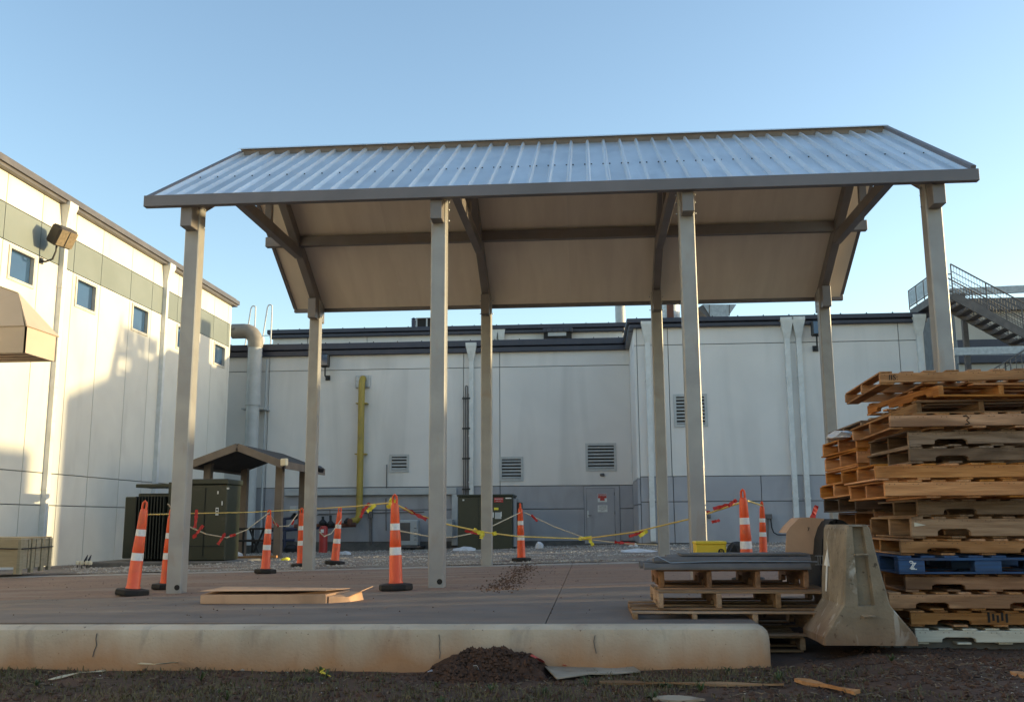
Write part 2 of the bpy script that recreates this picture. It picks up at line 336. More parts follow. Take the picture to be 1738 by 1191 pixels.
# ------------------------------------------------------------------ panelled walls
def ring(mb, u0, u1, v0, v1, hole, w0, w1, ax):
    """panel with a rectangular hole; u,v in plane; w thickness. ax 0: plane X=const (u=Y,v=Z); ax 1: plane Y=const (u=X,v=Z)"""
    a0, a1, b0, b1 = hole
    def mk(u, v, w): return (w, u, v) if ax == 0 else (u, w, v)
    O = [(u0,v0),(u1,v0),(u1,v1),(u0,v1)]; I = [(a0,b0),(a1,b0),(a1,b1),(a0,b1)]
    vs = [mk(u, v, w1) for u, v in O]+[mk(u, v, w1) for u, v in I]+[mk(u, v, w0) for u, v in O]+[mk(u, v, w0) for u, v in I]
    fs = []
    for i in range(4):
        j = (i+1) % 4
        fs += [(i, j, j+4, i+4), (i+4, j+4, j+12, i+12), (i, i+8, j+8, j)]
    mb.add(vs, fs)
def panel_wall(parent, ax, wout, thick, us, rows, holes=(), gap=.022, sgn=1):
    """wout: coordinate of outer face; panels go back thick. rows: list (v0,v1,material)"""
    for v0, v1, m in rows:
        cuts = []
        for u0, u1 in zip(us, us[1:]):
            hs = sorted(q for q in holes if q[0] > u0 and q[1] < u1 and q[2] > v0 and q[3] < v1)
            cuts.append((u0, u1, hs))
        for u0, u1, hs in cuts:
            if len(hs) < 2: continue
            ed = [u0+gap/2]+[(p[1]+q[0])/2 for p, q in zip(hs, hs[1:])]+[u1-gap/2]
            mb = MB()
            for e0, e1, h_ in zip(ed, ed[1:], hs): ring(mb, e0, e1, v0+gap/2, v1-gap/2, h_, wout-sgn*thick, wout, ax)
            mb.build('panel', m, parent)
        cuts = [c for c in cuts if len(c[2]) < 2]
        for u0, u1, h in cuts:
            mb = MB()
            g2 = gap/2
            if h: ring(mb, u0+g2, u1-g2, v0+g2, v1-g2, h[0], wout-sgn*thick, wout, ax)
            elif ax == 0: mb.box((wout-sgn*thick, u0+g2, v0+g2), (wout, u1-g2, v1-g2))
            else: mb.box((u0+g2, wout-sgn*thick, v0+g2), (u1-g2, wout, v1-g2))
            mb.build('panel', m, parent)
# left building
LX = -13.4
lb = empty('cream_building', (LX-5, 20, -.3), 'two storey cream panelled building with a green-grey band and square upper windows', 'building')
MB().box((LX-22, -32, -.5), (LX-.13, 35.0, 8.85)).build('wall', M['core'], lb)
win = [21.5, 24.5, 27.7, 30.85, 34.05]
wins = [(y-.55, y+.55, 6.32, 7.14) for y in [18.35]+win]+[(15.2-.55, 15.2+.55, 6.32, 7.14)]
us = [-32, -28.8, -25.6, -22.4, -19.2, -16, -12.8, -9.6, -6.4, -3.2, 0, 3.2, 6.4, 8, 10.9, 12.5, 14.1, 16.3, 17.3, 19.5, 20.7, 22.2, 23.8, 25.25, 27.0, 28.42, 29.4, 30.3, 31.9, 33.4, 34.75, 35.0]
panel_wall(lb, 0, LX, .12, us, [(7.2, 8.06, M['band']), (8.06, 8.78, M['cream'])])
us2 = [-32, -28.8, -25.6, -22.4, -19.2, -16, -12.8, -9.6, -6.4, -3.2, 0, 3.2, 6.4, 8, 10.9, 12.5, 14.1, 16.3, 17.3, 19.5, 20.7, 22.2, 23.8, 25.25, 27.0, 28.42, 29.4, 31.6, 33.3, 34.9, 35.0]
panel_wall(lb, 0, LX, .12, us2, [(-.35, 1.17, M['cream']), (1.17, 1.95, M['cream']), (1.95, 7.2, M['cream'])], wins)
MB().box((LX-.12, -32, 8.78), (LX+.16, 35.25, 8.86)).box((LX-.3, -32, 8.86), (LX+.22, 35.3, 9.0)).box((LX-.1, -32, 9.02), (LX+.12, 35.2, 9.08)).build('roof_coping', M['coping'], lb)
MB().box((LX-22, 35.0, -.5), (LX-.01, 35.1, 8.8)).build('end_wall', M['cream'], lb)
for a, b, c, d_ in wins:
    f = MB(); ring(f, a+.002, b-.002, c+.002, d_-.002, (a+.07, b-.07, c+.07, d_-.07), LX-.09, LX+.025, 0)
    fo = f.build('window', M['wframe'], lb)
    MB().box((LX-.1, a+.07, c+.07), (LX-.075, b-.07, d_-.07)).build('pane', M['glass'], fo)
def downspout(name, xw, yw, ztop, zbot, axis, m, label, group=None, wid=.13, head=True, zhead=.55):
    """axis 0: stands off a wall facing +X; axis 1: off a wall facing -Y"""
    r = empty(name, (xw, yw, zbot), label, 'downspout', group)
    def bx(mb, hw, d, z0, z1, hw1=None, d1=None):
        hw1 = hw if hw1 is None else hw1; d1 = d if d1 is None else d1
        vs = []
        for z, h_, dd in ((z0, hw, d), (z1, hw1, d1)):
            if axis == 0: vs += [(xw, yw-h_, z), (xw+dd, yw-h_, z), (xw+dd, yw+h_, z), (xw, yw+h_, z)]
            else: vs += [(xw-h_, yw-dd, z), (xw+h_, yw-dd, z), (xw+h_, yw, z), (xw-h_, yw, z)]
        mb.add(vs, [(0,3,2,1),(4,5,6,7),(0,1,5,4),(1,2,6,5),(2,3,7,6),(3,0,4,7)])
    p = MB(); bx(p, wid/2, wid*.8, zbot, ztop-zhead); p.build('pipe', m, r)
    if head:
        h = MB(); bx(h, wid/2+.005, wid*.82, ztop-zhead, ztop-.1, wid*1.25, wid*1.6); bx(h, wid*1.25, wid*1.6, ztop-.1, ztop); h.build('collector_head', m, r)
    for k in range(3):
        z = zbot+(ztop-zhead-zbot)*(.2+.3*k); s = MB(); bx(s, wid/2+.02, wid*.84, z, z+.05); s.build('strap', m, r)
    return r
q = at(115, 345, X=LX+.1); downspout('downspout', LX+.002, q.y+.05, 8.85, -.15, 0, M['white'], 'white downspout on the cream building, right of the goose-neck lamp', 'white downspouts', .16)
q = at(286, 455, X=LX+.1); downspout('downspout', LX+.002, q.y, 8.85, -.15, 0, M['white'], 'white downspout on the cream building, behind the leftmost canopy column', 'white downspouts', .16)
# hood
hd = empty('metal_hood', (LX, 17.5, 3.7), 'cream sheet-metal exhaust hood with sloping top and dark open underside on the cream building', 'hood')
YA, YB = 18.6, 19.75; A_ = at(45, 553, Y=YA); xo = A_.x; zm = A_.z; zb_ = at(45, 598, Y=YA).z
P_ = at(31, 496, Y=19.15); W_ = at(0, 485, Y=19.15); wz = P_.z+(W_.z-P_.z)*(LX+.02-P_.x)/(W_.x-P_.x)
t_ = .03
def quad(pts, nm):
    v = [Vector(p) for p in pts]; n_ = (v[1]-v[0]).cross(v[2]-v[0]).normalized()*t_; k = len(v)
    MB().add([p for p in v]+[p-n_ for p in v], [tuple(range(k)), tuple(range(k, 2*k))[::-1]]+[(i, i+k, (i+1) % k+k, (i+1) % k) for i in range(k)]).build(nm, M['hood'], hd)
Wp = (LX+.02, 19.15, wz)
quad([(LX+.02, YA, zb_), (xo, YA, zb_), (xo, YA, zm), (LX+.02, YA, zm)], 'end_panel')
quad([(xo, YA, zb_), (xo, YB, zb_), (xo, YB, zm), (xo, YA, zm)], 'face_panel')
quad([(xo, YB, zb_), (LX+.02, YB, zb_), (LX+.02, YB, zm), (xo, YB, zm)], 'end_panel')
quad([(LX+.02, YA-.03, zm+.004), (xo-.03, YA-.03, zm+.004), P_], 'top_panel')
quad([(LX+.02, YA-.03, zm+.006), P_, Wp], 'top_panel')
quad([(xo+.03, YA-.03, zm+.004), (xo+.03, YB+.05, zm+.004), P_], 'top_panel')
quad([(xo, YB+.03, zm+.004), (LX+.02, YB+.03, zm+.004), Wp, P_], 'top_panel')
MB().box((LX+.03, YA+.04, zb_+.03), (xo-.04, YB-.04, zb_+.06)).build('dark_opening', M['rust'], hd)
for k in range(4):
    y = YA+.15+k*(YB-YA-.3)/3; MB().box((LX+.03, y-.012, zb_-.0), (xo-.035, y+.012, zb_+.025)).build('grate_bar', M['hood'], hd)
# gooseneck lamp
lp = empty('gooseneck_floodlight', (LX, 23.8, 6.5), 'dark square goose-neck floodlight with mesh lens on the cream wall, casting its own shadow', 'lamp')
pb = at(69, 443, X=LX); ph = at(96, 418, Y=pb.y); 
MB().tube([(LX, pb.y, pb.z), (LX+.12, pb.y, pb.z-.02), (LX+.3, pb.y, pb.z+.04), (ph.x, pb.y, ph.z-.12), (ph.x, pb.y, ph.z+.1)], .025, 8).build('arm', M['black'], lp, smooth=True)
MB().box((LX, pb.y-.06, pb.z-.07), (LX+.04, pb.y+.06, pb.z+.07)).build('wall_plate', M['black'], lp)
c = at(106, 402, Y=pb.y); dv = Vector((.75, -.25, -.45)).normalized()
MB().beam(c-dv*.2, c+dv*.17, .56, .48, (0,0,1)).build('housing', M['lampbody'], lp, bevel=.05)
MB().beam(c+dv*.172, c+dv*.19, .48, .40, (0,0,1)).build('lens', M['lamplens'], lp)
MB().beam(c+dv*.192, c+dv*.2, .02, .40, (0,0,1)).build('lens_guard', M['black'], lp)
# back building
bb = empty('grey_building', (0, 40, 0), 'single storey grey panelled plant building with blue-grey base and navy roof coping', 'building')
BX0, BX1, RX1, BY, RY = -15.5, 1.65, 11.17, 37.0, 33.0
MB().box((BX0, BY+.08, -.3), (BX1, 60, 7.35)).build('wall', M['core'], bb)
MB().box((BX1-.01, RY+.08, -.3), (RX1-.08, 59.9, 7.30)).build('wall', M['core'], bb)
louv = [(663,773,692,799,37), (850,777,886,814,37), (996,754,1044,797,37), (1146,671,1198,722,33)]
def hole(x0, y0, x1, y1, Y):
    a = at((x0), (y0+y1)/2, Y=Y); b = at(x1, (y0+y1)/2, Y=Y); t = at((x0+x1)/2, y0, Y=Y); bt = at((x0+x1)/2, y1, Y=Y)
    return (a.x, b.x, bt.z, t.z)
LH = [hole(*l) for l in louv]
dr = hole(992, 820, 1052, 918, 37)
def bpan(us, Y, rows, holes=()): panel_wall(bb, 1, Y, .08, us, rows, holes, gap=.025, sgn=-1)
bu = [BX0, -12.5, at(787,600,Y=37).x, LH[1][0]-.03, BX1-.012]
bpan(bu, BY, [(2.03, 6.57, M['wall']), (6.57, 7.2, M['wall'])], LH[:3])
bd = [BX0, -12.5, at(787,800,Y=37).x, LH[1][0]-.03, dr[0]-.0, dr[1]+.0, BX1-.012]
for a, b in zip(bd, bd[1:]):
    if abs(a-dr[0]) < .01: continue
    panel_wall(bb, 1, BY, .08, [a, b], [(-.02, 1.17, M['dado']), (1.17, 2.03, M['dado'])], gap=.03, sgn=-1)
MB().box((BX0, BY-.02, -.5), (BX1, BY+.07, -.03)).build('foundation', M['found'], bb)
ru = [BX1, at(1134,600,Y=33).x, at(1527,600,Y=33).x, RX1]
bpan(ru, RY, [(2.16, 6.6, M['wall']), (6.6, 7.22, M['wall'])], LH[3:])
bpan([BX1, at(1143,830,Y=33).x, 5.6, RX1], RY, [(-.02, 1.33, M['dado']), (1.33, 2.16, M['dado'])])
panel_wall(bb, 0, BX1-.09, .08, [RY+.0, BY-.02], [(-.02, 1.25, M['dado']), (1.25, 2.1, M['dado']), (2.1, 6.6, M['wall']), (6.6, 7.22, M['wall'])], gap=.025, sgn=-1)
panel_wall(bb, 0, RX1, .08, [RY+.0, 40, 47], [(-.02, 2.1, M['dado']), (2.1, 7.22, M['wall'])], gap=.025)
MB().box((BX1-.1, RY-.02, -.5), (RX1+.01, RY+.07, -.03)).build('foundation', M['found'], bb)
# coping
cp = MB().box((BX0, BY-.16, 7.14), (BX1-.2, BY+.4, 7.34)).box((BX0, BY-.24, 7.36), (BX1-.26, BY+.5, 7.60)).build('roof_coping', M['navy'], bb, bevel=.02)
cp = MB().box((BX1-.25, RY-.16, 7.18), (RX1+.1, RY+.4, 7.32)).box((BX1-.33, RY-.24, 7.34), (RX1+.2, RY+.5, 7.5)).build('roof_coping', M['navy'], bb, bevel=.02)
MB().box((BX1-.26, RY+.42, 7.16), (BX1+.2, BY+.4, 7.34)).box((BX1-.34, RY+.52, 7.36), (BX1+.3, BY+.5, 7.52)).build('roof_coping', M['navy'], bb, bevel=.02)
sc = MB()
x = BX0+.5
while x < BX1-.4: sc.box((x, BY-.2, 7.6), (x+.03, BY-.14, 7.64)); x += .95
x = BX1
while x < RX1: sc.box((x, RY-.2, 7.5), (x+.03, RY-.14, 7.54)); x += .85
sc.build('coping_clip', M['black'], bb)
# set back storey
ub = empty('set_back_storey', (-5, 46, 7), 'pale set-back upper storey with navy coping rising behind the grey building roof', 'building')
uz = at(760, 556, Y=45).z
MB().box((-15.1, 45.08, 6), (1.6, 58, uz-.3)).build('wall', M['core'], ub)
panel_wall(ub, 1, 45, .08, [-15.1, -13.4, -10.5, -4.3, 1.6], [(6, uz-.33, M['wall'])], gap=.03, sgn=-1)
MB().box((-15.2, 44.8, uz-.36), (1.7, 45.4, uz-.2)).box((-15.3, 44.7, uz-.18), (1.8, 45.5, uz+.02)).build('roof_coping', M['navy'], ub, bevel=.02)
sc = MB(); x = -14.8
while x < 1.5: sc.box((x, 44.75, uz+.02), (x+.04, 44.8, uz+.06)); x += 1.05
sc.build('coping_clip', M['black'], ub)
def louvre(h, Y, label, n):
    a, b, c, d_ = h
    r = empty('louvre_vent', ((a+b)/2, Y, c), label, 'vent', 'louvred wall vents')
    f = MB(); ring(f, a-.05, b+.05, c-.05, d_+.05, (a+.04, b-.04, c+.04, d_-.04), Y+.02, Y-.03, 1); f.build('frame', M['slat'], r)
    MB().box((a+.03, Y+.055, c+.03), (b-.03, Y+.065, d_-.03)).build('backing', M['ink'], r)
    for k in range(n):
        z = c+.05+(d_-c-.08)*(k+.42)/n; hh = (d_-c)/n*.20
        MB().add([(a+.04, Y-.02, z-hh), (b-.04, Y-.02, z-hh), (b-.04, Y+.04, z+hh), (a+.04, Y+.04, z+hh), (a+.04, Y-.014, z-hh-.02), (b-.04, Y-.014, z-hh-.02), (b-.04, Y+.046, z+hh-.02), (a+.04, Y+.046, z+hh-.02)],
                 [(0,1,2,3),(7,6,5,4),(0,4,5,1),(1,5,6,2),(2,6,7,3),(3,7,4,0)]).build('blade', M['slat'], r)
louvre(LH[0], BY, 'smallest louvred vent, right of the yellow gas pipe', 4)
louvre(LH[1], BY, 'medium louvred vent above the right end of the wall transformer', 6)
louvre(LH[2], BY, 'wide louvred vent directly above the grey service door', 7)
louvre(LH[3], RY, 'louvred vent half hidden behind the third front canopy column', 8)
# door
dd = empty('service_door', ((dr[0]+dr[1])/2, BY, -.05), 'grey flush steel service door with a red sign above a white sign', 'door')
f = MB(); ring(f, dr[0], dr[1], -.1, 2.0, (dr[0]+.07, dr[1]-.18, 0, 1.93), BY+.05, BY-.03, 1); f.build('door_frame', M['dado'], dd)
MB().box((dr[0]+.08, BY-.012, .01), (dr[1]-.19, BY+.03, 1.92)).build('door_leaf', M['dado'], dd)
for z in (.25, .95, 1.65): MB().tube([(dr[1]-.185, BY-.025, z), (dr[1]-.185, BY-.025, z+.12)], .015, 6).build('hinge', M['dkzinc'], dd)
MB().box((dr[0]+.10, BY-.03, .85), (dr[0]+.16, BY-.012, 1.1)).build('lock_plate', M['white'], dd)
MB().tube([(dr[0]+.13, BY-.06, .92), (dr[0]+.26, BY-.06, .92)], .013, 6).build('handle', M['dkzinc'], dd)
def signp(name, px0, py0, px1, py1, Y, m, parent):
    h = hole(px0, py0, px1, py1, Y); MB().box((h[0], Y-.012, h[2]), (h[1], Y-.0, h[3])).build(name, m, parent); return h
h = signp('warning_sign', 1014.5, 837.5, 1030, 851.5, BY-.013, M['signwhite'], dd)
MB().box((h[0]+.01, BY-.029, h[2]+.14), (h[1]-.01, BY-.0255, h[3]-.01)).build('sign_panel', M['redpaint'], dd)
cx = (h[0]+h[1])/2
text('sign_text', 'DANGER', M['signwhite'], .075, Matrix.Translation((cx, BY-.031, h[3]-.06)) @ FRONT, dd)
MB().prism([(cx-.09, h[2]+.05), (cx+.09, h[2]+.05), (cx+.07, h[3]-.1), (cx-.07, h[3]-.1)], 1, BY-.033, BY-.0295).build('sign_symbol', M['redpaint'], dd)
h = signp('notice_sign', 1014.5, 857, 1031, 868.5, BY-.013, M['signwhite'], dd)
cx = (h[0]+h[1])/2
for k, (s_, z) in enumerate((('NOTICE', h[3]-.06), ('AUTHORIZED', h[3]-.13), ('ONLY', h[3]-.19))):
    text('sign_text', s_, M['ink'], (.08, .05, .05)[k], Matrix.Translation((cx, BY-.0265, z)) @ FRONT, dd)
# downspouts on back building
D = [(800, 582, 37, .06, 'white downspout beside the electrical conduits on the recessed grey wall'),
     (1098, 546, 33, .06, 'white downspout at the outer corner where the grey wall steps forward'),
     (1334, 539, 33, .0, 'left one of the twin white downspouts above the low pallets'),
     (1354, 538, 33, .0, 'right one of the twin white downspouts above the low pallets'),
     (1571, 534, 33, .0, 'white downspout at the far right end of the grey wall')]
for i, (x, y, Y, o, lab) in enumerate(D):
    p = at(x, y, Y=Y-.15)
    downspout('downspout', p.x if i != 4 else RX1-.17, Y-.002, p.z, .05 if i else 1.0, 1, M['white'], lab, 'white downspouts', .17, zhead=.7)
downspout('downspout', LX+.45, 36.99, 7.9, 0, 1, M['white'], 'white downspout in the corner beside the big vertical grey pipe', 'white downspouts', .17)
# set-back storey downspouts
for x, lab in ((838, 'left of two short white downspouts on the set-back storey'), (850.5, 'right of two short white downspouts on the set-back storey')):
    p = at(x, 553, Y=44.8); downspout('downspout', p.x, 44.98, p.z, 7.5, 1, M['white'], lab, 'white downspouts', .16, zhead=.9)
# wall lamps
def wall_lamp(px, py0, py1, Y, label):
    t = at(px, py0, Y=Y-.35); b = at(px, py1, Y=Y-.35)
    r = empty('wall_floodlight', (t.x, Y, b.z), label, 'lamp', 'black wall floodlights')
    hz = (t.z-b.z)
    MB().box((t.x-.16, Y-.55, t.z-hz*.55), (t.x+.16, Y-.25, t.z)).build('housing', M['black'], r, bevel=.04)
    MB().tube([(t.x, Y-.4, t.z-hz*.55), (t.x, Y-.38, b.z+.1), (t.x+.02, Y-.2, b.z+.04), (t.x+.02, Y, b.z+.06)], .03, 8).build('arm', M['black'], r, smooth=True)
    MB().box((t.x-.07, Y-.05, b.z-.03), (t.x+.11, Y, b.z+.16)).build('wall_plate', M['black'], r)
    MB().box((t.x-.12, Y-.565, t.z-hz*.48), (t.x+.12, Y-.552, t.z-.05)).build('lens', M['glass'], r)
wall_lamp(553, 601, 642, BY, 'black wall floodlight right of the rear left canopy column')
wall_lamp(1384, 545, 592, RY, 'black wall floodlight beside the rear right canopy column')
# big pipe in the corner
bp = empty('elbow_duct', (LX+1, 36.5, 0), 'fat taupe elbow duct leaving the cream building and dropping as a grey pipe', 'pipe')
c = at(431, 600, Y=36.3); zt = at(410, 562, Y=36.3).z; R0 = .3
pts = [(LX-.2, 36.3, zt), (at(395, 562, Y=36.3).x, 36.3, zt)]
ex = at(434, 570, Y=36.3).x
for k in range(7):
    a = math.pi/2*k/6; pts.append((ex-.45+.45*math.sin(a), 36.3, zt-.45+.45*math.cos(a)))
pts.append((ex, 36.3, at(431, 590, Y=36.3).z))
MB().tube(pts, .29, 20).build('elbow', M['taupepipe'], bp, smooth=True)
zz = [at(431, y, Y=36.3).z for y in (590, 670, 688, 692, 860)]
MB().tube([(ex, 36.3, zz[0]+.02), (ex, 36.3, zz[1])], .27, 20).build('pipe', M['greypipe'], bp, smooth=True)
MB().tube([(ex, 36.3, zz[1]), (ex, 36.3, zz[2])], .285, 20).build('coupling', M['greypipe'], bp, smooth=True)
MB().tube([(ex, 36.3, zz[2]), (ex, 36.3, -.1)], .25, 20).build('pipe', M['greypipe'], bp, smooth=True)
MB().box((ex-.45, 36.28, zz[3]-.05), (ex+.45, 36.99, zz[3])).build('bracket', M['greypipe'], bp)
MB().tube([(ex+.32, 36.8, 7.0), (ex+.32, 36.8, .1)], .04, 8).build('side_conduit', M['greypipe'], bp)
# roof ladder rails
lad = empty('roof_ladder', (at(440, 590, Y=38).x, 38, 7.5), 'pale roof ladder with two looped grab rails above the corner duct', 'ladder')
for x0, x1, t in ((430, 424, 519), (458, 451, 517)):
    a = at(x0, t, Y=38.5); n_ = []
    w_ = .16
    for dx, z in ((-.34, 7.4), (-.1, a.z-.12), (-.05, a.z-.02), (.03, a.z), (.09, a.z-.04), (.1, a.z-.15), (.09, 7.4)): n_.append((a.x+dx, 38.5, z))
    MB().tube(n_, .03, 8).build('grab_rail', M['white'], lad, smooth=True)
    for z in (7.9, 8.3): MB().tube([(a.x-.28+.1*(z-7.9), 38.5, z), (a.x+.09, 38.5, z)], .02, 6).build('rung', M['white'], lad)
MB().box((at(443,590,Y=38).x-.4, 38.3, 7.3), (at(460,590,Y=38).x, 38.6, 7.9)).build('parapet_box', M['taupepipe'], lad)
# yellow gas pipe
gp = empty('yellow_gas_pipe', (at(611, 880, Y=36.7).x, 36.7, 0), 'tall yellow gas pipe running up the grey wall into a silver flashing box', 'pipe')
gx = at(613, 700, Y=36.7).x; gx2 = at(606, 880, Y=36.7).x
ztop = at(615, 645, Y=36.7).z; zb = at(606, 884, Y=36.7).z
pts = [(gx, 37.0, ztop+.1), (gx, 36.85, ztop+.08), (gx, 36.72, ztop-.05), (gx, 36.7, ztop-.25), (gx2+.08, 36.7, zb+.35), (gx2+.07, 36.7, zb+.18), (gx2-.02, 36.7, zb+.03), (gx2-.2, 36.7, zb)]
MB().tube(pts, .125, 16).build('riser', M['yellow'], gp, smooth=True)
h = hole(604, 637, 628, 658, 36.95)
MB().box((h[0], 36.9, h[2]), (h[1], 37.0, h[3])).build('flashing', M['zinc'], gp, bevel=.02)
for py in (684, 770): z = at(611, py, Y=36.7).z; MB().box((gx-.22, 36.68, z-.02), (gx+.22, 36.99, z+.02)).build('clamp', M['yellow'], gp)
# gas meter pipework
gm = empty('gas_meter_set', (-10.5, 36, -.2), 'cluster of dark blue and black gas meter pipes, valves and regulators under the yellow pipe', 'pipework')
def P(x, y, Y): return at(x, y, Y=Y)
def pipe(pts, r, m, nm='pipe', par=gm, Y=36.4): 
    return MB().tube([P(a, b, Y) for a, b in pts], r, 8).build(nm, m, par, smooth=True)
pipe([(604,890),(580,891),(500,893)], .085, M['rust'])
pipe([(575,892),(475,899),(455,899)], .07, M['bluepipe'])
pipe([(483,880),(483,935)], .06, M['bluepipe']); pipe([(472,881),(502,878)], .05, M['bluepipe']); pipe([(470,917),(500,916)], .05, M['bluepipe'])
pipe([(548,876),(548,892)], .05, M['black'], 'valve_stem'); pipe([(561,874),(561,892)], .05, M['black'], 'valve_stem')
pipe([(537,874),(558,874)], .015, M['dkzinc'], 'sensing_line'); pipe([(560,864),(560,880)], .015, M['dkzinc'], 'sensing_line')
for a, b in ((548, 886), (561, 888), (590, 884), (500, 876)):
    c = P(a, b, 36.3); MB().lathe([(.05,-.12),(.14,-.08),(.15,0),(.1,.06),(.04,.12)], c, 12).build('regulator', M['black'], gm, smooth=True)
c = P(594, 886, 36.2); MB().lathe([(.06,-.12),(.1,-.06),(.1,.1),(.05,.14)], c, 12).build('valve', M['rust'], gm, smooth=True)
h = hole(494, 859, 506, 870, 36.3); MB().box((h[0], 36.1, h[2]), (h[1], 36.4, h[3])).build('meter_head', M['greypipe'], gm, bevel=.02)
c = P(495, 932, 36.2); MB().lathe([(.1,-.15),(.25,-.1),(.27,.05),(.2,.15),(.08,.2)], c, 14).build('meter_drum', M['black'], gm, smooth=True)
bo = empty('red_bollard', P(548, 944, 34.5), 'short dark red bollard between two traffic posts by the gas pipes', 'bollard')
bz = P(548, 944, 34.5); tz = P(548, 892, 34.5).z
MB().lathe([(.15, 0), (.15, tz-bz.z-.1), (.12, tz-bz.z-.02), (.05, tz-bz.z)], bz, 14).build('post', M['redpaint'], bo, smooth=True)
MB().box((bz.x-.06, bz.y-.165, tz-.24), (bz.x+.05, bz.y-.15, tz-.12)).build('reflector', M['signwhite'], bo)
# duct trunking along the wall
tk = empty('cable_trunking', (-8, 36.9, 1.8), 'pale horizontal trunking on the wall turning down beside the wall transformer', 'trunking')
a = P(536, 839, 36.9); b = P(775, 833, 36.9); hh = .125
MB().box((a.x-1.2, 36.82, b.z-hh), (b.x, 36.97, b.z+hh)).build('run', M['greypipe'], tk, bevel=.01)
c = P(772, 925, 36.9); MB().box((b.x-.17, 36.82, c.z), (b.x+.05, 36.97, b.z-hh-.003)).build('drop', M['greypipe'], tk, bevel=.01)
# electrical conduits
cdt = empty('conduit_rack', (P(792, 700, 36.9).x, 36.9, 2), 'bundle of thin grey electrical conduits with clamps on the grey wall', 'conduit')
for x, t in ((787, 672), (790, 657), (793.5, 657), (796, 668)):
    MB().tube([P(x, t, 36.88), P(x, 842, 36.88)], .022, 6).build('conduit', M['dkzinc'], cdt)
MB().tube([P(790, 657, 36.88), P(791, 654.5, 36.88), P(792.7, 654.5, 36.88), P(793.5, 657, 36.88)], .022, 6).build('conduit', M['dkzinc'], cdt)
for y in (676, 727, 778, 830): MB().beam(P(784.5, y, 36.86), P(798, y-.4, 36.86), .05, .06).build('clamp', M['black'], cdt)
# small wall fittings
def wallbox(name, px0, py0, px1, py1, Y, dep, m, label, cat, bev=.01):
    h = hole(px0, py0, px1, py1, Y); c = MB().box((h[0], Y-dep, h[2]), (h[1], Y, h[3])).build(name, m, None, bevel=bev); tag(c, label, cat); return h
wallbox('electrical_box', 626, 860, 633, 879, BY-.002, .15, M['dkzinc'], 'small grey disconnect box on the wall right of the yellow gas pipe', 'electrical box')
wallbox('vent_cap', 1018, 803, 1026, 808, BY-.002, .1, M['coping'], 'small round brown cap on the wall between the wide vent and the door', 'cap', .03)
wallbox('door_closer_rod', 1070.5, 780, 1072.5, 803, BY-.002, .05, M['white'], 'thin white vertical fitting on the wall right of the wide vent', 'fitting', 0)
for x in (628, 631): 
    tag(MB().tube([P(x, 880, 36.93), P(x, 926, 36.93)], .02, 6).build('conduit', M['dkzinc']), 'thin conduit below the small disconnect box, %s of the pair' % ('left' if x == 628 else 'right'), 'conduit')
tag(MB().tube([P(656.5, 788, 36.93), P(656, 832, 36.93)], .02, 6).build('conduit', M['dkzinc']), 'thin vertical conduit ending in a cap left of the smallest vent', 'conduit')
tag(MB().tube([P(655, 845, 36.93), P(655.5, 900, 36.93)], .02, 6).build('conduit', M['dkzinc']), 'thin conduit running down below the trunking to the cooling unit', 'conduit')
tag(MB().tube([P(540, 872, 36.95), P(720, 868, 36.95)], .018, 6).build('conduit', M['dkzinc']), 'thin horizontal conduit along the blue-grey base behind the traffic posts', 'conduit')
# AC unit
h = hole(680, 882, 712, 925, 36.3)
ac = empty('air_conditioner', ((h[0]+h[1])/2, 36.2, h[2]), 'pale outdoor cooling unit with dark square fan grille behind the big traffic post', 'cooling unit')
MB().box((h[0], 35.95, h[2]), (h[1], 36.5, h[3])).build('case', M['greypipe'], ac, bevel=.03)
MB().box((h[0]+.05, 35.93, h[2]+.18), (h[0]+.42, 35.955, h[3]-.1)).build('fan_grille', M['coping'], ac)
for k in range(4): MB().box((h[1]-.14, 35.93, h[2]+.2+.14*k), (h[1]-.05, 35.955, h[2]+.215+.14*k)).build('side_slot', M['black'], ac)
MB().box((h[0]-.2, 35.9, h[2]-.08), (h[1]+.1, 36.95, h[2]-.005)).build('bracket', M['dkzinc'], ac)
# cabinet beside the wall transformer
h = hole(757, 838, 774, 925, 36.4)
tag(MB().box((h[0], 36.2, h[2]+.3), (h[1]-.1, 36.75, h[2]+.95)).build('meter_cabinet', M['greypipe'], bevel=.02), 'low pale cabinet against the wall left of the wall transformer', 'cabinet')
h = hole(1200, 873, 1206, 879, RY-.002)
tag(MB().box((h[0], RY-.1, h[2]), (h[1], RY-.002, h[3])).build('outlet_box', M['dkzinc'], bevel=.01), 'tiny grey outlet box low on the wall right of the third front column', 'outlet')
oc = empty('cable_riser', (P(1303, 880, 32.9).x, 32.9, 0), 'grey junction box with looping black cable low on the wall behind the far traffic post', 'cable')
h = hole(1299, 872, 1309, 880, RY-.01); MB().box((h[0], RY-.2, h[2]), (h[1], RY-.01, h[3])).build('junction_box', M['dkzinc'], oc, bevel=.01)
MB().tube([P(1303, 880, 32.9), P(1303, 925, 32.9)], .03, 6).build('conduit', M['dkzinc'], oc)
MB().tube([P(1308, 879, 32.85), P(1310, 895, 32.85), P(1313, 903, 32.85), P(1320, 907, 32.85), P(1340, 907, 32.85)], .022, 6).build('cable', M['black'], oc, smooth=True)
h = hole(511, 833, 523, 849, BY-.02)
sg = empty('wall_sign', (h[0], BY, h[2]), 'small white sign with red border and black letters behind the rear left column', 'sign')
MB().box((h[0], BY-.02, h[2]), (h[1], BY-.003, h[3])).build('plate', M['signwhite'], sg)
f = MB(); ring(f, h[0]-.015, h[1]+.015, h[2]-.015, h[3]+.015, (h[0]+.01, h[1]-.01, h[2]+.01, h[3]-.01), BY-.01, BY-.026, 1); f.build('border', M['redpaint'], sg)
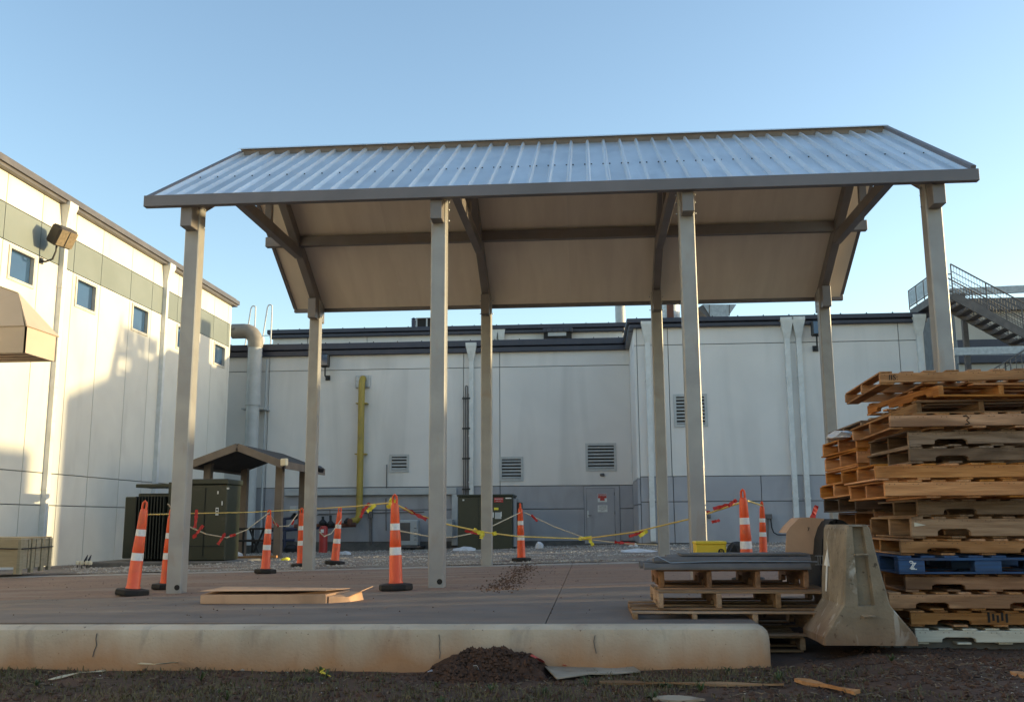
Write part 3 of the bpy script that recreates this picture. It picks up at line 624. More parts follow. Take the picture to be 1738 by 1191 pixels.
text('sign_text', 'LP', M['ink'], .16, Matrix.Translation(((h[0]+h[1])/2, BY-.022, (h[2]+h[3])/2-.03)) @ FRONT, sg)
# ------------------------------------------------------------------ rooftop things
def rbox(name, px0, py0, px1, py1, Y, dep, m, label, cat, **k):
    h = hole(px0, py0, px1, py1, Y); o = MB().box((h[0], Y, h[2]-.3), (h[1], Y+dep, h[3])).build(name, m, **k); return tag(o, label, cat), h
r = empty('rooftop_unit', P(720, 556, 50), 'dark rooftop condenser with pale corner posts left of the second front column', 'rooftop unit')
h = hole(706, 540, 740, 556, 50)
MB().box((h[0]+.03, 50, 9), (h[1]-.03, 51.2, h[3]-.03)).build('coil', M['ink'], r); MB().box((h[0], 49.95, h[3]-.03), (h[1], 51.3, h[3]+.02)).build('lid', M['dkzinc'], r)
for x in (h[0]+.04, (h[0]+h[1])/2+.05, h[1]-.04): MB().box((x-.04, 49.94, 9), (x+.04, 50.0, h[3]-.031)).build('post', M['greypipe'], r)
c = P(702, 548, 50); v = empty('roof_vent_valve', c, 'slim dark green vertical roof fitting left of the dark rooftop condenser', 'valve')
MB().lathe([(.03,-.6),(.03,-.25),(.11,-.22),(.12,.15),(.06,.18),(.14,.2),(.05,.28)], c, 10).build('body', M['bluepipe'], v, smooth=True)
c = P(1053, 545, 52); zt = P(1053, 508, 52).z
v = empty('roof_flue', (c.x, 52, 9), 'tall pale roof flue pipe showing below the canopy edge', 'flue'); MB().lathe([(.27,0),(.27,zt-9)], (c.x, 52, 9), 16).build('pipe', M['greypipe'], v, smooth=True)
c = P(1135, 535, 36); v = empty('exhaust_stack', (c.x, 36, 7), 'short wide rust-streaked exhaust stack on the roof beside the third column', 'exhaust stack')
zt = P(1135, 505, 36).z
MB().lathe([(.42,7.2),(.42,zt+.2)], (c.x, 36, 0), 20).build('drum', M['zinc'], v, smooth=True); MB().box((c.x-.55, 35.4, 7.2), (c.x+.55, 36.6, 7.68)).build('curb', M['white'], v)
MB().box((c.x-.1, 35.55, 7.7), (c.x+.15, 35.6, zt+.2)).build('rust_plate', M['rust'], v)
v = empty('duct_hood', P(1216, 535, 35), 'galvanised trapezoid duct hood with a dark side opening on the roof', 'duct')
a, b, c, d_ = P(1193, 516.5, 35), P(1250, 516.5, 35), P(1236, 537, 35), P(1206, 537, 35)
MB().prism([(a.x, a.z), (b.x, b.z), (c.x, c.z), (d_.x, d_.z)], 1, 35, 36.2).build('shell', M['zinc'], v)
e1, e2 = P(1184, 522, 35), P(1200, 537, 35)
MB().prism([(a.x-.005, a.z), (d_.x-.005, d_.z), (e2.x, e2.z), (e1.x, e1.z)], 1, 35.05, 36.1).build('mouth', M['coping'], v)
for x in (1204, 1238): q = P(x, 527, 34.99); MB().beam(P(x, 517, 34.99), P(x, 536, 34.99), .03, .02, (0,1,0)).build('seam', M['dkzinc'], v)
v = empty('wall_pack_unit', P(946, 563, 44.9), 'dark blue louvred box on the set-back storey wall', 'wall unit')
h = hole(922, 557, 972, 563.5, 44.6); MB().box((h[0], 44.5, h[2]), (h[1], 44.97, h[3])).build('case', M['navy'], v, bevel=.01)
h2 = hole(930, 564, 961, 570, 44.6); MB().box((h2[0]-.2, 44.6, h2[2]-.1), (h2[1]+.25, 44.97, h[2]-.004)).build('recess', M['ink'], v); MB().box((h2[0], 44.57, h2[2]), (h2[1], 44.6, h2[3])).build('plate', M['greypipe'], v)
for k in range(5): x = h[0]+.15+(h[1]-h[0]-.3)*k/4; MB().box((x-.02, 44.48, h[2]+.03), (x+.02, 44.5, h[3]-.03)).build('rib', M['black'], v)
# ------------------------------------------------------------------ far right building and stairs
fb = empty('beige_building', (16, 44, 0), 'beige panelled building with dark navy bands behind the steel stairs at far right', 'building')
MB().box((16.3, 44.08, -.5), (34, 60, P(1700, 508, 44).z)).build('wall', M['core'], fb)
def zy(y): return P(1680, y, 44).z
def fr(z0, z1, m, nm='panel', o=0, cuts=(16.3, 18.3, 22, 26, 30, 34)):
    for a, b in zip(cuts, cuts[1:]): MB().box((a+.02, 44-o, z0+.01), (b-.02, 44.08, z1-.01)).build(nm, m, fb)
fr(zy(577), zy(528), M['beige']); fr(-.1, zy(617), M['beige']); fr(zy(617), zy(577), M['dado'])
MB().box((16.25, 43.8, zy(590)), (34, 43.98, zy(577))).box((16.25, 43.8, zy(616)), (34, 43.98, zy(604))).build('navy_band', M['navy'], fb)
MB().box((16.2, 43.7, zy(528)), (34, 44.5, zy(508))).build('roof_coping', M['coping'], fb)
st = empty('steel_stairs', (12, 32, 0), 'galvanised steel stair tower with railed roof landing and flight descending right', 'stairs')
SY0, SY1 = 31.6, 33.9
LZ = P(1583, 500, SY0).z; lx0 = P(1583, 500, SY0).x; lx1 = P(1612, 500, SY0).x
MB().box((lx0, SY0, LZ-.25), (lx1+.1, SY1, LZ)).build('landing', M['dkzinc'], st)
tz = P(1583, 466, SY0).z
def rail(pts, r=.022, nm='handrail'): MB().tube(pts, r, 6).build(nm, M['dkzinc'], st)
rail([(lx0, SY1, tz), (lx0, SY0, tz), (lx1+.1, SY0, tz)]); rail([(lx0, SY1, LZ+.1), (lx0, SY0, LZ+.1), (lx1+.1, SY0, LZ+.1)])
for k in range(4):
    y = SY0+(SY1-SY0)*k/3; rail([(lx0, y, LZ), (lx0, y, tz)], .02, 'post')
rail([(lx0+.12, SY0, LZ), (lx0+.12, SY0, tz)], .02, 'post')
for k in range(3):
    y = SY0+(SY1-SY0)*(k+.5)/3; w2 = (SY1-SY0)/3*.44
    MB().box((lx0-.008, y-w2, LZ+.14), (lx0+.008, y+w2, tz-.04)).build('mesh_infill', M['zinc'], st)
# flight
e0 = Vector((lx1+.1, SY0, LZ-.05)); slope = .62; n = 16; run = .26
def fx(k, dz=0, Y=SY0): return Vector((e0.x+k*run, Y, e0.z-k*run*slope+dz))
for Y in (SY0, SY0+1.15):
    MB().beam(fx(0, 0, Y), fx(n, 0, Y), .05, .27, (0,0,1)).build('stringer', M['dkzinc'], st)
    for dz, r_ in ((1.05, .024), (.82, .012), (.62, .012), (.42, .012), (.22, .012)): MB().tube([fx(0, dz, Y), fx(n, dz, Y)], r_, 6).build('handrail' if dz > 1 else 'rail', M['dkzinc'], st)
    for k in range(0, n+1, 4): MB().tube([fx(k, 0, Y), fx(k, 1.05, Y)], .022, 6).build('post', M['dkzinc'], st)
    bl = MB()
    for k in range(n*3): bl.tube([fx(k/3, .2, Y), fx(k/3, 1.03, Y)], .007, 4, False)
    tag(bl.build('baluster', M['dkzinc'], st), kind='stuff')
for k in range(n): p = fx(k+.5, -.02); MB().box((p.x-.15, SY0+.03, p.z-.02), (p.x+.15, SY0+1.12, p.z+.015)).build('tread', M['dkzinc'], st)
bm1 = P(1612, 496, 33.2); bm2 = P(1760, 489, 33.2); MB().beam(bm1, bm2+Vector((5,0,.1)), .12, .24).build('tie_beam', M['zinc'], st)
bm1 = P(1610, 597, 31.3); bm2 = P(1760, 594, 31.3); MB().beam(bm1, bm2+Vector((5,0,.05)), .12, .24).build('tie_beam', M['zinc'], st)
lo0 = P(1640, 655, 31.2); lo1 = P(1742, 592, 31.2); dv = (lo1-lo0)
for dz, r_ in ((0, .024), (-.15, .012)): MB().tube([lo0+Vector((0,0,dz)), lo1+dv*.4+Vector((0,0,dz))], r_, 6).build('handrail', M['dkzinc'], st)
for k in range(16):
    p = lo0+dv*(k/11); rail([p, p-Vector((0,0,.95))], .012 if k % 4 else .022, 'post')
MB().beam(lo0-Vector((0,0,.95)), lo1+dv*.4-Vector((0,0,.95)), .05, .27).build('stringer', M['dkzinc'], st)
for x in (12.6, 15.5): 
    for Y in (31.45, 33.2): MB().box((x-.08, Y-.08, -.5), (x+.08, Y+.08, 3.0 if Y < 32 else 8.2)).build('leg', M['dkzinc'], st)
# ------------------------------------------------------------------ unseen blockers added right of the yard to shade it, slits left for sun streaks
def blocker(name, x0, x1, y0, y1, z, label, prof_=None, m='beige'):
    r = empty(name, ((x0+x1)/2, (y0+y1)/2, 0), label, 'blocker'); sk = .2*(x1-x0)
    pr = prof_ or [(y0, -.6), (y1, -.6), (y1, z), (y0, z)]; n_ = len(pr)
    vs = [(x0, y, zz) for y, zz in pr]+[(x1, y+sk, zz) for y, zz in pr]
    MB().add(vs, [tuple(range(n_))[::-1], tuple(range(n_, 2*n_))]+[(i, (i+1) % n_, (i+1) % n_+n_, i+n_) for i in range(n_)]).build('wall', M[m], r)
blocker('shade_blocker', 30, 38, -25, 14.9, 5.0, 'long low beige shed added unseen right of the yard to shade it, nearest the street')
blocker('shade_blocker', 30, 38, 15.3, 15.75, 5.0, 'narrow beige strip added unseen right of the yard to split the sun streaks')
blocker('shade_blocker', 30, 38, 16.15, 16.85, 5.0, 'wider beige strip added unseen right of the yard to split the sun streaks')
blocker('shade_blocker', 30, 38, 17.25, 21, 4.85, 'small beige shed added unseen right of the yard for shade, opposite the canopy')
blocker('shade_blocker', 30, 38, 21.02, 31.2, 6.25, 'taller beige shed added unseen right of the yard for shade, beside the gabled one')
blocker('gabled_blocker', 30, 38, 32.55, 60, 9, 'beige block with sloping top line added unseen right of the yard to shade the cream wall', [(32.55,-.6),(60,-.6),(60,9.4),(36.8,9.35),(32.55,7.75)])
# ------------------------------------------------------------------ canopy
cn = empty('canopy', (-.45, 14.4, 0), 'large open canopy with ribbed metal gable roof on eight grey steel columns', 'canopy')
YE0, YE1, YR = 11.207, 17.536, 14.3715
XL, XR = -5.467, 4.567; ZEB, ZET, ZR = 4.582, 4.724, 6.568
SL = (ZR-ZET)/(YR-YE0); CX = [-4.955, -1.816, 1.223, 4.134]; Y1, Y2 = 11.6, 17.139
def zr(y): return ZET+SL*(min(y, 2*YR-y)-YE0)
CWD = .187
for j, Yc in enumerate((Y1, Y2)):
    for i, X in enumerate(CX):
        lab = None
        c = MB().box((X-CWD/2, Yc-CWD/2, gz(X, Yc)-.03), (X+CWD/2, Yc+CWD/2, zr(Yc)-.24)).build('column', M['column'], cn, bevel=.012)
        if j == 0: 
            MB().tube([(X+.045, Yc-CWD/2-.006, gz(X, Yc)+.07), (X+.045, Yc-CWD/2+.02, gz(X, Yc)+.07)], .032, 16).build('drain_hole', M['ink'], c)
        bt = at(745, 372, Y=11.33).z
        o = Yc-.29 if j == 0 else Yc+.29
        s_ = -1 if j == 0 else 1
        # bracket beam through column head
        MB().box((X-.0725, Yc+s_*.30, bt), (X+.0725, Yc-s_*(.30 if j else -.09), zr(Yc)-.25)).build('bracket_beam', M['frame'], c, bevel=.006)
        bl = MB()
        for zz_ in (.06, .2, .3):
            for sx in (-1, 1): bl.lathe([(.012, -.006), (.012, .006)], (X+sx*.113, Yc, bt+zz_), 6)
        bl.build('bolt', M['zinc'], c)
PY = 15.86; PZ = zr(PY)-.11
for i, X in enumerate(CX):
    for s_ in (0, 1):
        ya = YE0+.12 if s_ == 0 else YE1-.12
        p = Vector((X, ya, zr(ya)-.26)); q = Vector((X, YR, ZR-.26))
        MB().beam(p, q, .13, .2).build('rafter', M['frame'], cn, bevel=.005)
    zt_ = zr(PY)-.42
    MB().beam((X, 2*YR-PY-.25, zt_), (X, PY+.1, zt_), .12, .17).build('collar_tie', M['frame'], cn, bevel=.005)
    MB().box((X-.05, YR-.05, zt_+.09), (X+.05, YR+.05, ZR-.3)).build('king_post', M['frame'], cn)
for y in (PY, 2*YR-PY):
    MB().beam((XL-.03, y, zr(y)-.235), (XR+.03, y, zr(y)-.235), .12, .17).build('purlin', M['frame'], cn, bevel=.005)
# eave beams, rakes
MB().box((XL, YE0-.004, ZEB), (XR, YE0+.09, ZET)).build('fascia', M['trim'], cn, bevel=.004)
MB().box((XL, YE1-.09, ZEB), (XR, YE1, ZET)).build('fascia', M['trim'], cn, bevel=.004)
for X, s_ in ((XL, 1), (XR, -1)):
    for sd in (0, 1):
        yb = YE0+.095 if sd == 0 else YE1-.095
        off = -.05 if X == XR else -.09
        p = Vector((X+s_*.03, yb, zr(yb)+off)); q = Vector((X+s_*.03, YR, ZR+off))
        MB().beam(p, q, .06, .13).build('rake_trim', M['trim'], cn)
# roof sheets
LOW = .10; NP = 40; pw = (XR-XL-.12)/NP
nv = Vector((0, -SL, 1)).normalized()
def sheet_mesh(side):
    y0 = YE0+.092 if side == 0 else YE1-.092
    prof_ = [(0, .055), (.012, .055), (.03, .0), (pw-.03, .0), (pw-.012, .055), (pw, .055)]
    mb = MB()
    for y, z in ((y0, zr(y0)-LOW), (YR, ZR-LOW)):
        for x, h_ in prof_: mb.v.append((x, y, z+h_+.012))
    n_ = len(prof_)
    for k in range(n_-1): mb.f.append((k, k+1, k+1+n_, k+n_) if side == 0 else (k, k+n_, k+1+n_, k+1))
    for y, z in ((y0, zr(y0)-LOW), (YR, ZR-LOW)):
        for x, h_ in prof_: mb.v.append((x, y, z+h_+.004))
    for k in range(n_-1): mb.f.append((k+2*n_, k+3*n_, k+1+3*n_, k+1+2*n_) if side == 0 else (k+2*n_, k+1+2*n_, k+1+3*n_, k+3*n_))
    mb.f.append(tuple([n_*2+k for k in range(n_)]+[k for k in range(n_)][::-1]))
    me = bpy.data.meshes.new('roof_sheet'); c0 = world_loc(cn)
    me.from_pydata([(x, y-c0.y, z-c0.z) for x, y, z in mb.v], [], mb.f); me.materials.append(M['galv']); return me
for side in (0, 1):
    me = sheet_mesh(side)
    for k in range(NP):
        o = bpy.data.objects.new('roof_sheet', me); COL.objects.link(o); o.parent = cn
        o.location = (XL+.06+k*pw-cn.location.x, 0, random.uniform(0, .003)); 
# soffit panels under the sheets
sofx = [XL+.06, CX[0], -3.4, CX[1], -.3, CX[2], 2.7, CX[3], XR-.06]
for side in (0, 1):
    for a, b in zip(sofx, sofx[1:]):
        y0 = YE0+.09 if side == 0 else YE1-.09
        mb = MB(); vs = []
        for dz in (-.035, -.005):
            vs += [(a+.001, y0, zr(y0)+dz-LOW), (b-.001, y0, zr(y0)+dz-LOW), (b-.001, YR, ZR+dz-LOW), (a+.001, YR, ZR+dz-LOW)]
        mb.add(vs, [(0,3,2,1),(4,5,6,7),(0,1,5,4),(1,2,6,5),(2,3,7,6),(3,0,4,7)]).build('soffit_panel', M['soffit'], cn)
# ridge cap; closure strip coloured dark brown for the shadow under the cap
rc = MB()
for s_ in (-1, 1):
    vs = [(XL, YR, ZR+.03), (XR, YR, ZR+.03), (XR, YR+s_*.10, ZR+.01-.10*SL*.55), (XL, YR+s_*.10, ZR+.01-.10*SL*.55)]
    vs += [(x, y, z-.006) for x, y, z in vs]; rc.add(vs, [(0,1,2,3),(7,6,5,4),(3,2,6,7),(0,3,7,4),(1,5,6,2)])
rc.build('ridge_cap', M['galv'], cn)
MB().box((XL+.06, YR-.05, ZR-.12), (XR-.06, YR+.05, ZR+.0)).build('ridge_shadow_strip', M['brownpaint'], cn)
scw = MB(); ysc = YE0+(YR-YE0)*.45
for k in range(NP+1):
    x = XL+.06+k*pw
    for dx in (-.045, .045): scw.lathe([(.010, 0), (.010, .012)], (x+dx, ysc, zr(ysc)+.014-LOW), 6)
tag(scw.build('roof_screw', M['black'], cn), kind='stuff')
# ------------------------------------------------------------------ traffic channeliser posts
def make_cone():
    r = empty('traffic_post', (0,0,0))
    b = MB(); n = 8
    b.lathe([(.185, 0), (.195, .02), (.19, .065), (.10, .078)], n=8); b.build('rubber_base', M['rubber'], r, bevel=.006)
    prof_ = [(.115, .07), (.108, .085), (.093, .10), (.090, .36), (.088, .365), (.078, .365+.0)]
    z = [.07, .09, .10, .36, .50, .66, .77, .95, .985]
    MB().lathe([(.082,.06),(.080,.09),(.074,.10),(.069,.37),(.0655,.38),(.062,.475),(.065,.483),(.057,.645),(.054,.655),(.051,.735),(.053,.745),(.046,.90),(.043,.93),(.036,.955),(.030,.96)], n=24).build('body', M['orange'], r, smooth=True)
    for a, c_, r0, r1 in ((.385, .470, .0675, .065), (.658, .732, .056, .0535)):
        MB().lathe([(r0, a), (r1, c_)], n=24).build('reflective_band', M['reflect'], r, smooth=True)
    MB().tube([(-.022,0,.955),(-.024,0,1.0),(-.018,0,1.035),(0,0,1.05),(.018,0,1.035),(.024,0,1.0),(.022,0,.955)], .0135, 8).build('handle', M['orange'], r, smooth=True)
    return r
cone0 = make_cone()
cones = [  # px base centre, py base bottom, py top, lean top px offset, label
 (224, 1008, 848, 22, 11.3, 'front left orange traffic post with white bands leaning right'),
 (281, 997, 862, 10, 12.4, 'orange traffic post half hidden behind the leftmost front column'),
 (450, 971, 864, 7, 16.2, 'orange traffic post standing left of the rear left column'),
 (511, 959, 861, 1, 18.6, 'orange traffic post half hidden by the left edge of the rear left column'),
 (568, 951, 859, 9, 19.9, 'orange traffic post leaning right, between the rear left column and the largest post'),
 (672, 1000, 838, -2, 11.2, 'largest orange traffic post standing left of the second front column'),
 (885, 951, 853, -2, 18.9, 'battered orange traffic post in front of the wall transformer'),
 (1270, 985, 829, -5, 11.0, 'orange traffic post with sunlit edge behind the low pallet stack'),
 (1296, 945, 850, -3, 18.2, 'farthest right orange traffic post, near the looping wall cable')]
CONEP = []
for i, (x, y, t, lean, Y, lab) in enumerate(cones):
    o = cone0 if i == 0 else copy_tree(cone0)
    p = at(x, y, Y=Y); z = gz(p.x, Y)+.003; p = Vector((p.x, Y, z)); top = at(x+lean, t, Y=Y)
    s_ = (top.z-z)/1.06; o.scale = (max(.92, min(1.1, s_)),)*2+(s_,); o.location = p
    o.rotation_euler = (random.uniform(-.02, .02), math.atan2(top.x-p.x, top.z-z), random.uniform(0, 6))
    if abs(top.x-p.x) > .02: o.rotation_euler.z = 0
    tag(o, lab, 'traffic post', 'orange traffic posts roping off the canopy'); CONEP.append((p, top))
# ------------------------------------------------------------------ ropes, tapes
def sagline(name, pts, m, r, label, cat='rope', sag=0, fl=()):
    o = empty(name, at(*pts[0][:2], Y=pts[0][2]), label, cat, 'ropes strung between the traffic posts')
    W = [at(a, b, Y=c) for a, b, c in pts]; out = []
    for a, b in zip(W, W[1:]):
        for k in range(10): t = k/10; p = a.lerp(b, t); p.z -= sag*4*t*(1-t); out.append(p)
    out.append(W[-1]); MB().tube(out, r, 6).build('line', m, o, smooth=True); return o
def ribbon(px, py, Y, L, ang, m, wd=.06, par=None):
    c = at(px, py, Y=Y); mb = MB(); n_ = 6; vs = []
    for k in range(n_+1):
        t = k/n_-.5; x = L*t*math.cos(ang); z = L*t*math.sin(ang); w_ = wd*(.35+.65*abs(math.sin(k*1.7+px)))
        tw = math.sin(k*1.3+px)*.5
        for s1 in (-1, 1):
            for dy in (0, .003): vs.append((c.x+x-s1*w_/2*math.sin(ang), c.y+s1*w_/2*tw+dy, c.z+z+s1*w_/2*math.cos(ang)))
    fs = []
    for k in range(n_):
        a = 4*k; fs += [(a, a+2, a+6, a+4), (a+1, a+5, a+7, a+3), (a, a+4, a+5, a+1), (a+2, a+3, a+7, a+6)]
    fs += [(0,1,3,2), (4*n_, 4*n_+2, 4*n_+3, 4*n_+1)]
    mb.add(vs, fs); return mb.build('ribbon', m, par)
l1 = sagline('yellow_rope', [(244,873,11.3),(311,871,15),(420,869,17),(520,864,19),(600,859,15),(662,853,11.3)], M['rope'], .009, 'long yellow rope from the leaning front left post across to the largest post')
l2 = sagline('yellow_rope', [(675,857,11.2),(700,870,11.6),(757,889,11.9),(817,902,12.6),(880,910,14),(990,914,15),(1075,903,14),(1180,878,12.5),(1262,851,11.0)], M['rope'], .010, 'yellow rope sagging from the largest post past the door to the right-hand post')
l3 = sagline('pale_rope', [(285,855,12.4),(320,893,13),(350,906,14),(385,912,15),(420,898,15.5),(456,870,16.2)], M['paletape'], .009, 'pale rope with red ribbons hanging in front of the big green transformer')
l4 = sagline('pale_rope', [(457,870,16.2),(470,893,17),(490,892,18),(505,872,18.6)], M['paletape'], .010, 'short pale rope loop between the two posts left of the rear left column')
l5 = sagline('pale_rope', [(542,902,17.5),(550,910,18),(562,905,19),(580,880,19.9)], M['paletape'], .010, 'pale rope loop in front of the red bollard')
l6 = sagline('pale_rope', [(675,900,13),(740,912,15),(770,911,16),(815,902,17),(884,869,18.9)], M['paletape'], .010, 'pale rope rising from the cooling unit to the battered post', sag=0)
l7 = sagline('pale_rope', [(890,869,18.9),(940,893,17.5),(1000,915,16),(1060,922,15),(1115,924,14)], M['paletape'], .008, 'thin pale rope from the battered post down past the door')
l8 = sagline('pale_rope', [(1267,849,11.0),(1280,853,13.5),(1294,858,18.2)], M['rope'], .011, 'short rope tie between the two right-hand traffic posts')
for l, lst in ((l3, [(332,884,13,.18,1.5),(336,902,13.2,.22,.9),(376,914,14.6,.2,1.0),(333,872,13,.12,1.5),(395,908,15,.1,.2)]), (l4, [(468,889,17,.14,-.7),(497,886,18.4,.1,1.2)]),
             (l1, [(621,861,13.5,.16,.9),(615,870,13.5,.14,1.2)]), (l6, [(801,903,16,.24,-.2)]), (l7, [(907,879,17.8,.16,-.8),(1060,921,15,.3,-.1),(1215,884,14,.12,.2)]),
             (l2, [(1080,906,14,.22,.3),(1190,874,12.3,.24,.4),(1226,859,11.6,.22,.25),(1243,853,11.3,.12,.6),(705,872,11.6,.3,-.45)])):
    for a, b, c, L_, an in lst: ribbon(a, b, c, L_, an, M['red'], .05, l)
for l, lst in ((l2, [(813,903,12.5,.16,-.5),(818,907,12.5,.1,1.4),(839,905,12.9,.06,.2),(993,913,15,.2,.1),(1002,918,15,.16,-1.0),(1092,905,13.8,.14,.6)]), (l1, [(663,855,11.25,.12,.9),(668,850,11.25,.1,-.4),(630,862,12.5,.14,.7)])):
    for a, b, c, L_, an in lst: ribbon(a, b, c, L_, an, M['tape'], .06, l)
rf = ribbon(1381, 873, 10.5, .2, 1.2, M['red'], .06); rf.name = 'red_ribbon'; tag(rf, 'lone red flagging ribbon hanging left of the pallet stack', 'ribbon')
# ------------------------------------------------------------------ transformers, shelter
def sticker(parent, px0, py0, px1, py1, Y, m, nm='sticker'):
    h = hole(px0, py0, px1, py1, Y); return MB().box((h[0], Y-.006, h[2]), (h[1], Y-.001, h[3])).build(nm, m, parent), h
TY = 22.7; tf = empty('green_transformer', at(345, 950, Y=TY), 'large dark green pad-mounted transformer cabinet with cooling fins, behind the leftmost column', 'transformer', 'green pad-mounted transformers')
def TX(px): return at(px, 880, Y=TY).x
def TZ(py, px=300): return at(px, py, Y=TY).z
zb = TZ(951); 
tpad = MB().box((TX(170), TY-.5, zb-.28), (TX(405), TY+2.6, zb-.01)).build('transformer_plinth', M['found'], bevel=.02); tag(tpad, 'low concrete plinth under the large green transformer', 'plinth')
MB().box((TX(318), TY, zb), (TX(384), TY+.9, TZ(822))).build('cabinet', M['green'], tf, bevel=.02)
MB().box((TX(316), TY-.06, TZ(822)), (TX(386), TY+.96, TZ(813))).build('lid', M['green'], tf, bevel=.015)
MB().box((TX(346), TY-.02, zb+.1), (TX(347.2), TY-.001, TZ(828))).build('door_seam', M['dkgreen'], tf)
MB().box((TX(320), TY-.02, zb+.32), (TX(383), TY-.001, zb+.345)).build('door_seam', M['dkgreen'], tf)
MB().box((TX(224), TY+.25, zb), (TX(317), TY+1.0, TZ(836))).build('tank', M['green'], tf, bevel=.02)
MB().box((TX(222), TY+.15, TZ(826)), (TX(317), TY+1.05, TZ(820))).build('lid', M['green'], tf, bevel=.01)
MB().box((TX(284), TY-.02, zb), (TX(293), TY+.249, TZ(818))).build('corner_flange', M['green'], tf)
for k in range(10):
    x = TX(233+k*5.2); MB().box((x-.014, TY-.12, zb+.05), (x+.014, TY+.249, TZ(842))).build('cooling_fin', M['dkgreen'], tf)
MB().box((TX(209), TY+.05, zb+.05), (TX(230), TY+1.2, TZ(842))).build('radiator_box', M['green'], tf, bevel=.015)
for a, b, c, d_ in ((366,861,371,874), (385,827,389,830), (369,833,371,838), (376,850,378,857)): sticker(tf, a, b, c, d_, TY-.021, M['signwhite'])
for a, b, c, d_ in ((367,863,370,866), (367,868,370,871)): sticker(tf, a, b, c, d_, TY-.028, M['ink'], 'sticker_print')
TY = 33.2; tf2 = empty('green_transformer', at(825, 932, Y=TY), 'square dark green wall transformer with red warning label, right of the trunking', 'transformer', 'green pad-mounted transformers')
zb = TZ(933, 830)
MB().box((TX(777), TY, zb), (TX(870), TY+1.6, TZ(842, 830))).build('cabinet', M['green'], tf2, bevel=.02)
MB().box((TX(775.5), TY-.05, TZ(842, 830)), (TX(871.5), TY+1.65, TZ(838.5, 830))).build('lid', M['green'], tf2, bevel=.015)
MB().box((TX(812), TY-.015, zb+.1), (TX(812.8), TY-.001, TZ(845, 830))).build('door_seam', M['dkgreen'], tf2)
MB().box((TX(870.5), TY+.2, zb+.1), (TX(876), TY+1.2, TZ(846, 830))).build('cooling_fin', M['dado'], tf2); MB().box((TX(877), TY+.3, zb+.1), (TX(883), TY+1.2, TZ(852, 830))).build('cooling_fin', M['black'], tf2)
s_, h = sticker(tf2, 838.5, 844, 854, 852, TY-.016, M['redpaint'], 'warning_label')
text('label_text', 'WARNING', M['signwhite'], .055, Matrix.Translation(((h[0]+h[1])/2, TY-.024, (h[2]+h[3])/2+.03)) @ FRONT, tf2)
text('label_text', 'KEEP OUT', M['signwhite'], .04, Matrix.Translation(((h[0]+h[1])/2, TY-.024, (h[2]+h[3])/2-.04)) @ FRONT, tf2)
sticker(tf2, 838.5, 861, 846, 865, TY-.016, M['tape'], 'yellow_label'); sticker(tf2, 840, 869, 851, 880, TY-.016, M['greypipe'], 'handle_plate')
sticker(tf2, 835, 869, 838, 878, TY-.016, M['signwhite']); sticker(tf2, 850, 868, 851.5, 876, TY-.023, M['signwhite']); sticker(tf2, 858, 844, 868, 846, TY-.016, M['signwhite']); sticker(tf2, 785, 847, 788, 849.5, TY-.016, M['signwhite'])
tag(MB().box((TX(772), TY-.3, zb-.25), (TX(888), TY+1.8, zb-.01)).build('transformer_plinth', M['found'], bevel=.02), 'low concrete plinth under the wall transformer', 'plinth')
# shelter
sh = empty('brown_shelter', at(412, 940, Y=28), 'small brown timber shelter with low gable roof on posts beside the big green transformer', 'shelter')
A, B, C = at(324, 783, Y=26.2), at(400, 753, Y=26.2), at(482, 783, Y=26.2)
yb = 30.2; B.x = (A.x+C.x)/2
th = .12
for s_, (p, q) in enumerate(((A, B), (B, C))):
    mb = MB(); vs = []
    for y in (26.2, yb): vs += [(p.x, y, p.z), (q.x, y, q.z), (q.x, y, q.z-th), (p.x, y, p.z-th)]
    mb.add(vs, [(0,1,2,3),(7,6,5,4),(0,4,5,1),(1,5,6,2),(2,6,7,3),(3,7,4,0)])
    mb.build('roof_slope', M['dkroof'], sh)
    MB().beam(Vector((p.x, 26.15, p.z-.09)), Vector((q.x, 26.15, q.z-.09)), .06, .2, (0,0,1)).build('barge_board', M['brownpaint'], sh)
MB().beam(Vector((C.x+.03, 26.2, C.z-.09)), Vector((C.x+.03, yb, C.z-.09)), .05, .2).build('eave_board', M['brownpaint'], sh)
MB().beam(Vector((A.x-.03, 26.2, A.z-.09)), Vector((A.x-.03, yb, A.z-.09)), .05, .2).build('eave_board', M['brownpaint'], sh)
for px, Y in ((349, 26.9), (472, 26.9), (412, 29.8), (512, 29.8)):
    p = at(px, 900, Y=Y); z0 = gz(p.x, Y)-.05; MB().box((p.x-.1, Y-.1, z0), (p.x+.1, Y+.1, A.z+.0)).build('post', M['brownpaint'], sh)
fl = empty('shelter_floodlight', at(482, 784, Y=26), 'small pale square floodlight catching the sun on the shelter corner', 'lamp')
c = at(482, 784, Y=25.9); MB().beam(c+Vector((-.1,.1,0)), c+Vector((.1,-.05,0)), .1, .2).build('housing', M['lens'], fl, bevel=.02); MB().beam(c+Vector((-.05,.25,-.12)), c+Vector((-.02,.05,-.1)), .04, .04).build('bracket', M['black'], fl)
c = at(543, 796, Y=29); fl = empty('shelter_floodlight', c, 'small dark floodlight just right of the rear left canopy column', 'lamp')
MB().beam(c+Vector((-.1,.1,.05)), c+Vector((.08,-.08,-.04)), .16, .14).build('housing', M['black'], fl, bevel=.02); MB().beam(c+Vector((-.6,.3,.1)), c+Vector((-.05,.05,.05)), .04, .04).build('bracket', M['black'], fl)
